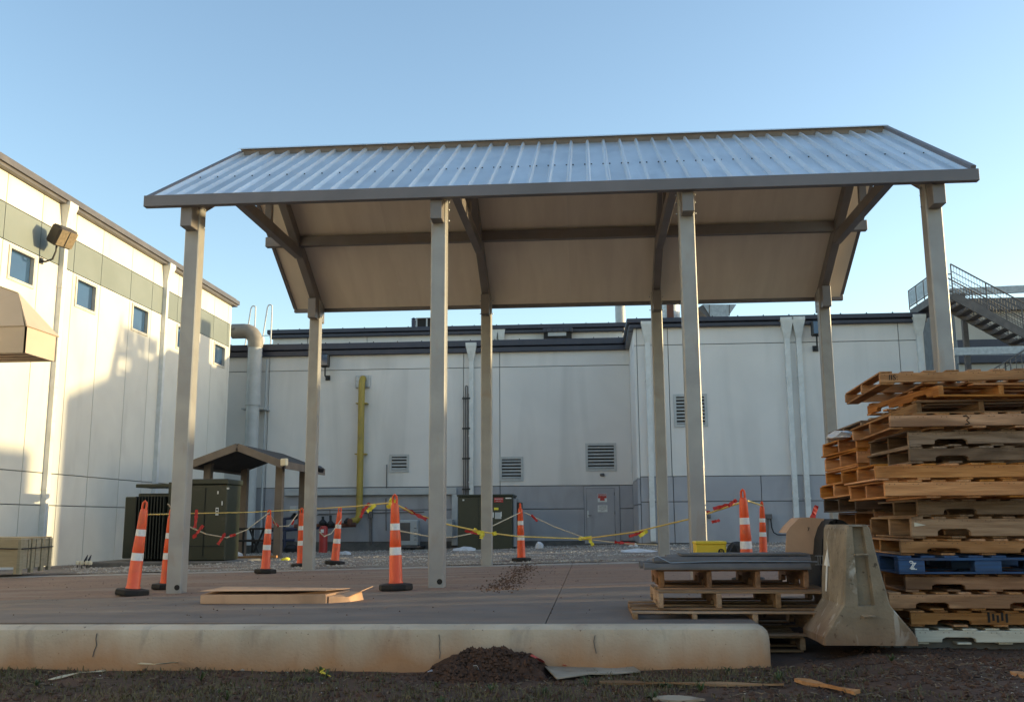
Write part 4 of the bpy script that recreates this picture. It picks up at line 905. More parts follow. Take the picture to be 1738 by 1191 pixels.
# black rack under the shelter
rk = empty('black_rack', at(425, 938, Y=28.5), 'low black steel rack or bench under the brown shelter', 'rack')
c0 = at(398, 938, Y=28.5); c1 = at(458, 938, Y=28.5); z0 = c0.z; zt = at(425, 897, Y=28.5).z; zm = at(425, 917, Y=28.5).z
for x in (c0.x+.25, (c0.x+c1.x)/2, c1.x-.1): MB().tube([(x, 28.5, z0), (x, 28.5, zt)], .035, 6).build('leg', M['black'], rk)
for z in (zt, zm): MB().box((c0.x, 28.3, z-.03), (c1.x, 28.9, z+.03)).build('shelf', M['black'], rk)
MB().tube([(c0.x+.6, 28.4, z0), (c0.x+.9, 28.4, zt)], .03, 6).build('brace', M['black'], rk); MB().tube([(c1.x-.3, 28.4, z0), (c1.x-.6, 28.4, zt)], .03, 6).build('brace', M['black'], rk)
# litter near the shelter
def blob(name, px, py, Y, sx, sy, sz, m, label, cat, seed=0, par=None):
    c = at(px, py, Y=Y); me = bpy.data.meshes.new(name); bm = bmesh.new(); bmesh.ops.create_icosphere(bm, subdivisions=2, radius=1)
    for v in bm.verts:
        n_ = 1+.45*noise.noise(v.co*1.7+Vector((seed*9, 0, 0))); v.co = Vector((v.co.x*sx*n_, v.co.y*sy*n_, max(v.co.z, -.25)*sz*n_))
    bm.to_mesh(me); bm.free(); me.materials.append(m); o = bpy.data.objects.new(name, me); COL.objects.link(o)
    o.location = (c.x, c.y, gz(c.x, c.y)+sz*.2); return tag(o, label, cat)
blob('plastic_bag', 397, 930, 27, .28, .2, .22, M['plastic'], 'crumpled clear plastic bag on the gravel between the green transformer and black rack', 'bag', 1)
blob('white_cup', 485, 947, 24, .12, .1, .08, M['tape'], 'small pale yellow litter on the gravel left of the rear left column', 'litter', 2)
blob('plastic_bag', 586, 943, 30, .22, .2, .1, M['plastic'], 'pale plastic scrap behind the leaning traffic post', 'bag', 3)
blob('plastic_sheet', 787, 934, 31, .35, .25, .12, M['plastic'], 'pale plastic sheet at the foot of the wall transformer, left of its column', 'plastic', 4)
blob('plastic_sheet', 916, 926, 31.5, .14, .1, .22, M['plastic'], 'pale folded plastic right beside the battered traffic post', 'plastic', 5)
blob('plastic_sheet', 1083, 938, 24, .45, .25, .07, M['plastic'], 'long crumpled white plastic sheet on the gravel below the door step', 'plastic', 6)
blob('white_block', 1075, 916, 31, .14, .1, .1, M['white'], 'small white block lying at the inner wall corner', 'block', 7)
blob('plastic_sheet', 1245, 933, 22, .18, .12, .12, M['plastic'], 'small white plastic scrap on the gravel right of the yellow case', 'plastic', 8)
blob('black_bin_bag', 1250, 925, 21, .22, .2, .22, M['rubber'], 'small black bag on the gravel right of the yellow case', 'bag', 9)
# plank edging on the gravel by shelter
a = at(383, 946, Y=24.5); b = at(470, 944, Y=24.5); tag(MB().beam(a, b, .12, .06).build('timber_board', WOOD['tan'][0]), 'pale timber board lying on the gravel in front of the black rack', 'board')
# crate
cr = empty('wooden_crate', at(35, 975, Y=17), 'weathered plywood crate with dark strap at the far left edge', 'crate')
fz0, fz1 = at(20, 972, Y=16.9).z, at(20, 915, Y=16.9).z; x1 = at(34, 940, Y=16.9).x; x0 = x1-1.6; x2 = at(84, 940, Y=18.6).x
def crside(u0, u1, Ya, Yb, m, nm):
    mb = MB(); vs = []
    xa, xb = x1+(x2-x1)*u0, x1+(x2-x1)*u1; ya, yb2 = 16.9+1.7*u0, 16.9+1.7*u1
    nx_, ny_ = .02, -.01
    vs = [(xa, ya, fz0+.06), (xb, yb2, fz0+.06), (xb, yb2, fz1-.005), (xa, ya, fz1-.005)]
    vs += [(x-.04, y+.012, z) for x, y, z in vs]; mb.add(vs, [(0,1,2,3),(7,6,5,4),(0,4,5,1),(1,5,6,2),(2,6,7,3),(3,7,4,0)]); return mb.build(nm, m, cr)
MB().box((x0, 16.9, fz0+.1), (x1-.015, 16.93, fz1)).build('front_sheet', M['plyface'], cr)
MB().prism([(x0, 16.94), (x1-.03, 16.94), (x2-.05, 18.6), (x0, 18.6)], 2, fz0+.1, fz1-.05).build('core', M['ply'], cr)
MB().prism([(x0, 16.9), (x1, 16.9), (x2+.01, 18.62), (x0, 18.62)], 2, fz1+.002, fz1+.03).build('lid', M['plyface'], cr)
for k in range(4): crside(k/4+.01, (k+1)/4-.015, 0, 0, M['ply'], 'side_board')
for u in (0.0, .36, .7, .97):
    xa, ya = x1+(x2-x1)*u, 16.9+1.7*u; MB().box((xa-.02, ya-.05, fz0-.02), (xa+.035, ya+.05, fz1)).build('batten', M['ply'], cr)
MB().box((x1-.09, 16.88, fz0-.02), (x1+.0, 16.898, fz1)).build('batten', M['plyface'], cr)
zs = fz0+(fz1-fz0)*.72
MB().tube([(x0, 16.87, zs+.03), (x1+.02, 16.86, zs), (x1+.06, 16.87, zs), (x2+.06, 18.6, zs)], .012, 5).build('strap', M['black'], cr)
# solar lights by wall
for i, (x, lab) in enumerate(((132, 'leftmost of the tiny white garden lights at the foot of the cream wall'), (139, 'middle tiny white garden light at the foot of the cream wall'), (147, 'tiny white garden light nearest the fins of the transformer'), (153, 'rightmost of the tiny white garden lights at the foot of the cream wall'))):
    c = at(x, 958, Y=21.5); r = empty('garden_light', c, lab, 'light', 'tiny garden lights by the cream wall')
    MB().lathe([(.012, -.1), (.012, .0)], c, 6).build('stake', M['black'], r); MB().lathe([(.04, .0), (.05, .05), (.03, .09)], c, 8).build('globe', M['lens'], r, smooth=True)
for i, x in enumerate((141, 147)):
    c = at(x, 952, Y=21.8); tag(MB().prism([(c.x-.05, c.z-.1), (c.x+.04, c.z-.1), (c.x+.09, c.z+.14)], 1, 21.8, 21.84).build('dark_plant_stake', M['navy']), ('left' if not i else 'right')+' dark pointed stake above the tiny garden lights', 'stake')
# ------------------------------------------------------------------ things on the slab
pk = empty('cardboard_package', at(440, 1030, Y=9.3), 'long flat pale brown cardboard package with its end bent up on the slab', 'package')
a = at(339, 1030, Y=9.27); b = at(556, 1029, Y=9.27); zt = at(339, 1015, Y=9.27).z; z0 = gz(a.x, 9.3)+.004; zt = z0+.085
vs = [(a.x, 9.27, z0), (b.x, 9.2, z0), (b.x+.12, 9.65, z0), (a.x+.06, 9.72, z0)]; vs += [(x, y, zt+.01*i) for i, (x, y, z) in enumerate(vs)]
MB().add(vs, [(0,3,2,1),(4,5,6,7),(0,1,5,4),(1,2,6,5),(2,3,7,6),(3,0,4,7)]).build('carton', M['card'], pk, bevel=.006)
MB().add([(x, y-.002 if i < 2 else y, zt+.012+.01*i+(.02 if i in (0,1) else .002)) for i, (x, y, z) in enumerate(vs[:4])]+[(x, y, zt+.016+.01*i+(.02 if i in (0,1) else .002)) for i, (x, y, z) in enumerate(vs[:4])],
         [(0,3,2,1),(4,5,6,7),(0,1,5,4),(1,2,6,5),(2,3,7,6),(3,0,4,7)]).build('lid_flap', M['card'], pk)
c1_ = at(604, 1024, Y=9.6)
vs = [(b.x+.02, 9.22, z0), (c1_.x, 9.4, z0), (c1_.x+.06, 9.68, z0), (b.x+.12, 9.64, z0), (b.x+.02, 9.22, zt-.01), (c1_.x-.02, 9.38, zt-.03), (c1_.x+.04, 9.68, zt-.0), (b.x+.12, 9.64, zt+.01)]
MB().add(vs, [(0,3,2,1),(4,5,6,7),(0,1,5,4),(1,2,6,5),(2,3,7,6),(3,0,4,7)]).build('bent_end', M['card'], pk, bevel=.004)
MB().add([(c1_.x-.03, 9.38, zt-.03), (c1_.x+.09, 9.43, zt+.02), (c1_.x+.15, 9.68, zt+.05), (c1_.x+.03, 9.68, zt), (c1_.x-.03, 9.38, zt-.025), (c1_.x+.09, 9.43, zt+.026), (c1_.x+.15, 9.68, zt+.056), (c1_.x+.03, 9.68, zt+.006)],
         [(0,3,2,1),(4,5,6,7),(0,1,5,4),(1,2,6,5),(2,3,7,6),(3,0,4,7)]).build('end_flap', M['card'], pk)
# dirt trail and clods on slab
def pebbles(name, n_, fn, m, smin, smax, seed=1, flat=.6):
    rs = random.Random(seed); mb = MB()
    O = [(1,0,0),(0,1,0),(-1,0,0),(0,-1,0),(0,0,1),(0,0,-1)]; T = [(0,1,4),(1,2,4),(2,3,4),(3,0,4),(1,0,5),(2,1,5),(3,2,5),(0,3,5)]
    for _ in range(n_):
        p = fn(rs)
        if p is None: continue
        s_ = smin+(smax-smin)*rs.random()**2; a = rs.random()*6.28; ca, sa = math.cos(a), math.sin(a); base = len(mb.v)
        for x, y, z in O:
            k = s_*rs.uniform(.65, 1.2); x, y, z = x*k, y*k*.8, z*k*flat
            mb.v.append((p[0]+x*ca-y*sa, p[1]+x*sa+y*ca, p[2]+z))
        mb.f += [tuple(base+i for i in t) for t in T]
    o = mb.build(name, m); tag(o, kind='stuff'); return o
def trail(rs):
    t = rs.random(); a = at(900-55*t, 955+45*t, Z=0); return (a.x+rs.gauss(0, .12), a.y+rs.gauss(0, .2), gz(a.x, a.y)+.008)
tag(pebbles('mud_clods', 900, trail, M['mudclod'], .004, .022), 'trail of reddish mud clods across the slab behind the second column', 'mud')
def padcl(rs):
    x, y = rs.uniform(-9, 4), rs.uniform(7.3, 17); 
    if noise.noise(Vector((x*.6, y*.9, 5))) < .05: return None
    if x > PADX1 and y < 8.9: return None
    return (x, y, gz(x, y)+.004)
tag(pebbles('slab_grit', 1500, padcl, M['mudclod'], .003, .013, 3), 'scattered small mud crumbs on the slab', 'mud')
def grv(rs):
    y = 17.45+(36.6-17.45)*rs.random()**1.5; x = rs.uniform(-13, min(12, y*.5+1)); 
    if y > 32.9 and x > 1.6: return None
    if x < -.62*y+1.5: return None
    if noise.noise(Vector((x*.35, y*.5, 1))) < -.28: return None
    return (x, y, gz(x, y)+.02+noise.noise(Vector((x*.8, y*.8, 9)))*.03)
tag(pebbles('gravel', 16000, grv, M['stone'], .012, .045, 5), 'pale crushed gravel covering the ground behind the slab', 'gravel')
# ------------------------------------------------------------------ pallets
def stringer_mb(L, y, th, h, z0, notch=True):
    if not notch: return MB().box((0, y, z0), (L, y+th, z0+h))
    d_ = h*.42; pts = [(0, z0+h), (0, z0)]
    for c_ in (L*.24, L*.76):
        w2 = .115; pts += [(c_-w2, z0), (c_-w2+.004, z0+d_*.7), (c_-w2+.03, z0+d_), (c_+w2-.03, z0+d_), (c_+w2-.004, z0+d_*.7), (c_+w2, z0)]
    pts += [(L, z0), (L, z0+h)]
    return MB().prism(pts, 1, y, y+th)
def pallet(loc, rz, W, Dp, H, wd, notch, label, seed, ns=3, group='stacked wooden pallets', tilt=0, blue=False, top=7, bot=5, deckwd=None):
    """stringers along local X (front one at local y=0), deck boards along local Y; origin front-left-bottom"""
    rs = random.Random(seed); r = empty('wooden_pallet', loc, label, 'pallet', group, rz); r.rotation_euler = (rs.uniform(-.004,.004), tilt, rz)
    mx, my = WOOD[wd]; dm = WOOD[deckwd or wd][1]; t = .0135; h = H-2*t
    def put(mb, nm, m, b=.003):
        me = MB.build(mb, nm, m, None, bevel=b); me.parent = r; return me
    if blue:
        for j, y in enumerate((0, Dp/2-.05, Dp-.1)):
            for x in (0, W/2-.09, W-.18): put(MB().box((x, y, t+.001), (x+.18, y+.1, t+h-.021)), 'block', mx)
            put(MB().box((0, y, t+h-.02), (W, y+.1, t+h-.001)), 'stringer', mx); put(MB().box((0, y+.001, t-.012), (W, y+.099, t)), 'stringer', mx)
        bot_ = 3
    else:
        for j in range(ns):
            y = (Dp-.038)*j/(ns-1); put(stringer_mb(W, y+rs.uniform(-.004,.004) if 0 < j < ns-1 else y, .038, h-.002, t+.001, notch), 'stringer', mx)
        bot_ = bot
    for n_, z in ((top, t+h), (bot_, 0)):
        bw = rs.uniform(.085, .1)
        for k in range(n_):
            x = (W-bw)*k/(n_-1)+rs.uniform(-.006, .006)*(0 < k < n_-1); 
            o0, o1 = rs.uniform(-.03, .002), rs.uniform(-.01, .008)
            if rs.random() < .04: continue
            a = rs.uniform(-.02, .02); mb = MB()
            if rs.random() < .12: o1 -= rs.uniform(.05, .3)
            if rs.random() < .05 and n_ == bot_: o0 -= rs.uniform(.05, .2)
            vs = [(x, -o0-.003, z), (x+bw, -o0-.003, z), (x+bw+a, Dp+o1, z), (x+a, Dp+o1, z)]
            sag_ = rs.uniform(0, .003)
            vs = [(p, q, zz-(0 if n_ == top and z else sag_*0)) for p, q, zz in vs]+[(p, q, zz+t) for p, q, zz in vs]
            mb.add(vs, [(0,3,2,1),(4,5,6,7),(0,1,5,4),(1,2,6,5),(2,3,7,6),(3,0,4,7)]); put(mb, 'deck_board', dm, .002)
    if not blue:
        nl = MB()
        for k in range(top):
            x = (W-.095)*k/(top-1)
            for dx in (.03, .065): nl.box((x+dx, -.0025, H-.03), (x+dx+.005, .002, H-.025))
        tag(put(nl, 'nail', M['rust'], 0), kind='stuff')
    return r
# (x_left_px, y_bottom_px, y_top_px, wood, notch, rot deg, Yfront, depth, tilt, label, extra)
G = 'wooden pallets in the tall right-hand stack'
stack = [
 (1555, 1093, 1066, 'white', True, 0, 7.25, 1.02, 'white painted pallet at the very bottom of the tall stack'),
 (1547, 1063, 1036, 'tan', True, 0, 7.25, 1.02, 'brown pallet with black stamp, directly on the white pallet'),
 (1510, 1034, 1005, 'tan', True, 0, 7.2, 1.02, 'pale brown pallet with a round knot, third from the bottom of the tall stack'),
 (1538, 1004, 975, 'brown', True, 0, 7.25, 1.02, 'rough grey-brown pallet directly under the blue pallet'),
 (1526, 974, 943, 'blue', False, 0, 7.2, 1.02, 'blue painted block pallet with a white scribble'),
 (1530, 942, 915, 'tan', True, 0, 7.22, 1.02, 'pale pallet directly on top of the blue pallet'),
 (1548, 908, 877, 'old', True, .5, 7.25, 1.02, 'greyish tan pallet with pale arrow mark, second above the blue pallet'),
 (1559, 877, 847, 'grey', True, 0, 7.3, 1.15, 'grey weathered pallet under the two bright orange-brown pallets'),
 (1503, 845, 815, 'fresh', False, -1, 7.1, 1.02, 'lower of the two bright orange-brown pallets with plain solid sides'),
 (1487, 815, 787, 'fresh', False, -.6, 7.1, 1.0, 'upper of the two bright orange-brown pallets with plain solid sides'),
 (1545, 786, 758, 'grey', True, -1, 7.25, 1.1, 'grey cracked pallet with long notch, above the bright orange-brown pair'),
 (1543, 758, 730, 'grey', True, -1.5, 7.25, 1.1, 'grey pallet stained black at its left corner, upper of the grey pair'),
 (1512, 730, 702, 'tan', False, -2, 7.15, 1.2, 'split tan pallet with curled black mark, above the grey pair'),
 (1556, 701, 680, 'old', False, 90, 7.2, 1.1, 'thin open-sided pallet with a green mark, third from the top of the tall stack'),
 (1580, 677, 656, 'fresh', True, 97, 7.2, 1.1, 'open-sided orange pallet turned sideways, second from the top of the tall stack'),
 (1495, 660, 637, 'tan', False, -3, 7.1, 1.25, 'topmost pallet of the tall stack with a black stamp on its corner'),
]
zprev = None
for i, (x, yb_, yt_, wd, nt_, rz, Yf, dp, lab) in enumerate(stack):
    p = at(x, yb_, Y=Yf); tp = at(x, yt_, Y=Yf); H = (tp.z-p.z)
    if zprev is not None: p.z = max(p.z, zprev+.002) if p.z-zprev < .012 or True else p.z
    if zprev is not None and p.z > zprev+.012: p.z = zprev+.006
    H = max(.095, tp.z-p.z)
    kw = dict(blue=(wd == 'blue'))
    if abs(rz) > 45:      # open side to the camera: deck boards along world X
        L = 1.25; a = math.radians(rz)
        loc = Vector((p.x+ (1.25 if rz > 0 else 0), Yf, p.z))
        pr = pallet(loc, a, L, 1.35, H, wd, nt_, lab, 100+i, ns=4, group=G, top=7, bot=5)
        # keep its front-left corner on the wanted point
        pr.location = Vector((p.x, Yf, p.z)) + Vector((1.35*math.sin(a), 0, 0))
    else:
        pr = pallet(p, math.radians(rz), 1.22 if i != 15 else 1.3, dp, H, wd, nt_, lab, 100+i, group=G, top=9 if i == 15 else 8, **kw)
    zprev = p.z+H
    if i == 15: text('stamp', 'IIS:', M['ink'], .055, Matrix.Translation((.09, -.003, H/2)) @ FRONT, None).parent = pr
    if i == 12: 
        s_ = MB().tube([(.50,-.004,H*.75),(.52,-.004,H*.8),(.54,-.004,H*.65),(.52,-.004,H*.5),(.54,-.004,H*.3),(.51,-.004,H*.22)], .004, 4).build('curl_mark', M['ink']); s_.parent = pr
    if i == 1:
        for k in range(5): 
            s_ = MB().box((.52+.03*k, -.004, .03+.012*(k % 2)), (.535+.03*k, -.0005, .10-.01*(k % 3))).build('stamp', M['ink']); s_.parent = pr
    if i == 4: text('scribble', 'Z', M['arrowpaint'], .07, Matrix.Translation((.10, -.0065, H/2-.01)) @ FRONT, None, .002).parent = pr; text('scribble', '2', M['arrowpaint'], .08, Matrix.Translation((.09, -.006, H/2)) @ FRONT, None, .002).parent = pr
    if i == 6:
        s_ = MB().prism([(.02, H*.55), (.10, H*.62), (.02, H*.75)], 1, -.006, -.0015).build('arrow_mark', WOOD['white'][0]); s_.parent = pr
PT = 7.1
# second stack behind, ends showing left of the tall one
G2 = 'wooden pallets in the rear stack'
back = [(1462, 'dark', .0, 'dark pallet end low behind the barrier, bottom of the rear stack'), (1470, 'brown', 0, 'dark pallet second from the bottom of the rear stack'), (1462, 'dark', 0, 'dark pallet third from the bottom of the rear stack'),
 (1470, 'brown', 0, 'dark pallet fourth from the bottom of the rear stack'), (1465, 'dark', 0, 'dark pallet fifth from the bottom of the rear stack'), (1475, 'brown', 0, 'brown pallet above the barrier top in the rear stack, lower one'), (1480, 'brown', 0, 'brown pallet above the barrier top in the rear stack, upper one'),
 (1449, 'dark', 0, 'grey-ended pallet jutting left above the cardboard, with two dark openings'), (1440, 'fresh', 0, 'bright orange pallet end jutting left just above the dark jutting one'), (1458, 'fresh', 0, 'bright pallet end stepped back in the middle of the rear stack'),
 (1457, 'fresh', 0, 'lower of two bright pallet ends with plastic jutting left high in the rear stack'), (1457, 'fresh', 0, 'upper of two bright pallet ends with plastic jutting left high in the rear stack')]
zb0 = at(1457, 1084, Y=8.35).z; zy_ = [at(1457, y, Y=8.35).z for y in (1066, 1038, 1012, 985, 960, 932, 905, 883, 857, 833, 790, 764)]
zc = gz(3, 8)-.12
ztops = [at(1457, y, Y=8.35).z for y in (770+24*11.6,)]
zs_top = at(1457, 736, Y=8.35).z; z_bot = -.112; HH = (zs_top-z_bot)/12
for i, (x, wd, rz, lab) in enumerate(back):
    p = at(x, 800, Y=8.35); 
    pallet(Vector((p.x, 8.35, z_bot+HH*i)), math.radians(random.uniform(-1.5, 1.5)), 1.22, 1.2, HH-.002, wd, False, lab, 300+i, group=G2)
p = at(1462, 715, Y=8.35); pallet(Vector((p.x, 8.35, zs_top+.003)), 0, 1.22, 1.2, .11, 'grey', False, 'weathered pallet topping the rear stack, sloping up to the right', 320, group=G2, tilt=-.03)
pl = blob('plastic_wrap', 1430, 760, 8.6, .14, .2, .05, M['plastic'], 'torn clear plastic wrap caught on the bright pallet ends', 'plastic', 12); pl.location = at(1428, 742, Y=8.7)
# low stack behind the kerb: open sides to camera
G3 = 'old pallets in the low stack behind the kerb'
low = [(1050, 1368, 1105, 1078, 7.5, 'old', 'bottom pallet of the low stack, almost hidden by the kerb end'), (1075, 1392, 1077, 1038, 7.45, 'old', 'third pallet down in the low stack, resting above the kerb end'),
       (1118, 1427, 1036, 1004, 7.55, 'old', 'second pallet down in the low stack, with notched left side'), (1120, 1374, 1003, 966, 7.8, 'brown', 'uppermost pallet of the low stack carrying the metal trim')]
zp = None
for i, (xa, xb, yb_, yt_, Y, wd, lab) in enumerate(low):
    a = at(xa, yb_, Y=Y); b = at(xb, yb_, Y=Y); t_ = at(xa, yt_, Y=Y)
    W = b.x-a.x; z = a.z if zp is None else zp+.003; H = t_.z-z
    pr = pallet(Vector((a.x+W, Y, z)), math.pi/2, 1.05, W, H, wd, True, lab, 400+i, ns=4, group=G3, top=7, bot=4); zp = z+H
LOWTOP = zp
# metal trim bundle
mt = empty('metal_trim_bundle', at(1240, 962, Y=7.85), 'bundle of long grey metal roof trims lying on the low pallet stack', 'metal trim')
xa, xb = at(1093, 950, Y=7.75).x, at(1386, 950, Y=7.75).x; z = LOWTOP+.002
for k, (y0, y1, h_, dx0, dx1) in enumerate(((7.72, 7.95, .045, 0, -.05), (7.96, 8.2, .05, -.02, 0), (8.21, 8.5, .04, .05, .02))):
    MB().prism([(y0, z), (y1, z), (y1, z+h_*.35), (y1-.04, z+h_), (y0+.03, z+h_), (y0, z+h_*.35)], 0, xa+dx0, xb+dx1).build('trim', M['dkzinc'], mt)
z1 = z+.052
for k, (y0, y1, h_, dx0, dx1) in enumerate(((7.80, 8.02, .04, .08, -.03), (8.03, 8.3, .045, .2, .02))):
    MB().prism([(y0, z1), (y1, z1), (y1, z1+h_*.35), (y1-.04, z1+h_), (y0+.03, z1+h_), (y0, z1+h_*.35)], 0, xa+dx0, xb+dx1).build('trim', M['dkzinc'], mt)
z2 = z1+.047
MB().box((xa+.3, 7.9, z2), (xb-.02, 8.25, z2+.014)).build('flat_sheet', M['dkzinc'], mt)
MB().tube([(xa+.02, 7.75, z1+.02), (xa+.1, 7.7, z1+.05), (xa+.2, 7.72, z1), (xa+.6, 7.71, z1+.012), (xa+1.3, 7.71, z1+.006)], .004, 5).build('tie_wire', M['zinc'], mt, smooth=True)
for k in range(4): x = xb+.02+.018*k; MB().box((x, 7.8, z+.03), (x+.003, 7.803, z+.10)).build('mesh_wire', M['zinc'], mt)
for dz in (.03, .097): MB().box((xb+.0, 7.8, z+dz), (xb+.09, 7.803, z+dz+.004)).build('mesh_wire', M['zinc'], mt)
c = Vector((at(1207, 940, Y=8.56).x, 8.56, LOWTOP+.003))
yt = empty('yellow_case', c, 'small yellow plastic case with a round black emblem lying behind the grey metal trims', 'case')
xa, xb = at(1181, 930, Y=8.56).x, at(1233, 930, Y=8.56).x; zt = at(1207, 918, Y=8.56).z
MB().box((xa, 8.56, c.z), (xb, 8.8, zt-.018)).build('body', M['ytub'], yt, bevel=.012, segs=2)
MB().box((xa-.005, 8.552, zt-.03), (xb+.005, 8.81, zt)).build('lid', M['ytub'], yt, bevel=.008)
e_ = at(1224, 935, Y=8.56)
MB().tube([(e_.x, 8.559, e_.z-.004), (e_.x, 8.554, e_.z-.004)], .026, 20).build('emblem', M['ink'], yt)
for k in range(3): MB().beam(Vector((e_.x-.014+.011*k, 8.552, e_.z-.02)), Vector((e_.x-.004+.009*k, 8.552, e_.z+.012)), .002, .004, (0,1,0)).build('emblem_mark', M['ytub'], yt)
# cardboard and black liner behind barrier
cb = empty('cardboard_sheet', at(1365, 945, Y=8.75), 'big brown cardboard sheet bent over at the top with a small 7 printed on it', 'cardboard')
a = at(1333, 937, Y=8.75); b = at(1392, 937, Y=8.75); zt = at(1360, 880, Y=8.75).z; zb_ = LOWTOP-.25
pr_ = [(1333, 940), (1335, 903), (1342, 893), (1356, 879), (1372, 877.5), (1399, 880), (1394, 900), (1391, 940)]
MB().prism([(at(x, y, Y=8.7).x, at(x, y, Y=8.7).z) for x, y in pr_], 1, 8.7, 8.712).build('sheet', M['card'], cb)
ab = [(at(x, y, Y=8.7).x, at(x, y, Y=8.7).z) for x, y in ((1335, 903), (1342, 893), (1356, 879), (1372, 877.5), (1399, 880))]
mb = MB()
for (x0_, z0_), (x1_, z1_) in zip(ab, ab[1:]):
    vs = [(x0_, 8.713, z0_), (x1_, 8.713, z1_), (x1_, 9.05, z1_), (x0_, 9.05, z0_)]; vs += [(x, y, z-.006) for x, y, z in vs]
    mb.add(vs, [(0,1,2,3),(7,6,5,4),(0,4,5,1),(1,5,6,2),(2,6,7,3),(3,7,4,0)])
mb.build('top_fold', M['card'], cb)
text('print', '7', M['ink'], .045, Matrix.Translation(at(1372, 898, Y=8.695)) @ FRONT, cb)
ln = empty('black_liner', at(1400, 1000, Y=8.55), 'curved black rubber liner arched between the cardboard and the concrete barrier', 'liner')
arch = [(1391, 1010), (1388, 960), (1391, 915), (1397, 895), (1404, 884), (1414, 880), (1426, 883), (1436, 890), (1440, 900)]
arc = [at(x, y, Y=8.5) for x, y in arch]
mb = MB()
for p, q in zip(arc, arc[1:]): 
    n_ = Vector((-(q.z-p.z), 0, q.x-p.x)).normalized()*.035
    vs = [p+Vector((0,-.1,0)), q+Vector((0,-.1,0)), q+Vector((0,.5,0)), p+Vector((0,.5,0))]; vs += [v-n_ for v in vs]
    mb.add(vs, [(0,1,2,3),(7,6,5,4),(0,4,5,1),(1,5,6,2),(2,6,7,3),(3,7,4,0)])
mb.build('sheet', M['rubber'], ln, smooth=True)
MB().prism([(at(x, y, Y=8.66).x, at(x, y, Y=8.66).z) for x, y in ((1394, 1008), (1393, 915), (1404, 888), (1414, 884), (1432, 890), (1436, 1008))], 1, 8.66, 8.69).build('inner_sheet', M['rubber'], ln)
# barrier
BC = at(1479, 1095, Y=6.92); zb = BC.z; cx = BC.x; bk = empty('concrete_barrier', BC, 'old mud-streaked concrete road barrier end with a slot, rebar loops and a white arrow', 'barrier')
Hb = at(1470, 890, Y=6.92).z-zb
def half(z):
    pts = [(0, .31), (.05, .31), (.26, .155), (Hb-.03, .082), (Hb, .065)]
    for (a_, ha), (b_, hb_) in zip(pts, pts[1:]):
        if z <= b_: return ha+(hb_-ha)*(z-a_)/(b_-a_)
    return .065
zsn = [0, .05, .12, .19, .255, .262, .32, .45, .6, .72, Hb-.03, Hb-.008, Hb]
mb = MB(); lean = lambda z: -.05*z
cols = []
for iy, (y, ys_) in enumerate(((6.92, 0), (6.935, 1), (7.1, 1), (7.35, 1), (7.56, 1))):
    row = []
    for sgn in (-1, 1):
        for z in (zsn if sgn < 0 else zsn[::-1]):
            inset = .012 if iy == 0 else 0
            wob = noise.noise(Vector((sgn*3, y*3, z*6)))*.006
            x = cx+lean(z)+sgn*(half(z)-inset+wob)
            row.append((x, y, zb+z-(inset if z == Hb else 0)+noise.noise(Vector((sgn, y*4, 2)))*.004))
    cols.append(row)
n_ = len(cols[0])
for r_ in cols: mb.v += r_
for i in range(len(cols)-1):
    for j in range(n_): mb.f.append((i*n_+j, i*n_+(j+1) % n_, (i+1)*n_+(j+1) % n_, (i+1)*n_+j))
mb.f.append(tuple((len(cols)-1)*n_+j for j in range(n_)))
# front end face with a recessed slot in the upper part
zn = len(zsn); L_ = [j for j in range(zn)]; R_ = [n_-1-j for j in range(zn)]
sw = .055; base = len(mb.v)
for k, z in enumerate(zsn):
    s1 = sw*(1.15-.5*z/Hb)
    for dx, dy in ((-s1, 0), (-s1*.8, .045), (s1*.8, .045), (s1, 0)): mb.v.append((cx+lean(z)+dx, 6.92+(dy if z >= .262 else 0), zb+z))
for k in range(zn-1):
    a0 = base+4*k; a1 = base+4*(k+1)
    mb.f.append((L_[k], a0, a1, L_[k+1])); mb.f.append((a0+3, R_[k], R_[k+1], a1+3))
    for q_ in range(3): mb.f.append((a0+q_, a0+q_+1, a1+q_+1, a1+q_))
mb.build('body', M['barrier'], bk)
for z in (Hb-.2, .19):
    lo = Vector((cx+lean(z)+.0, 6.9, zb+z)); MB().tube([lo+Vector((-.04,.03,0)), lo+Vector((-.035,-.015,0)), lo+Vector((0,-.03,.004)), lo+Vector((.035,-.015,0)), lo+Vector((.04,.03,0))], .008, 6).build('rebar_loop', M['barrier'], bk, smooth=True)
# white arrow on the left side face
def side_pt(y, z): return Vector((cx+lean(z)-half(z)-.004, y, zb+z))
ap = [(7.38, .32), (7.43, .32), (7.43, .50), (7.50, .50), (7.41, .62), (7.32, .50), (7.38, .50)]
mb = MB(); f3 = [side_pt(y, z) for y, z in ap]; mb.add(f3+[p+Vector((.003,0,0)) for p in f3], [tuple(range(7)), tuple(range(7, 14))[::-1]]); mb.build('arrow_mark', M['arrowpaint'], bk)
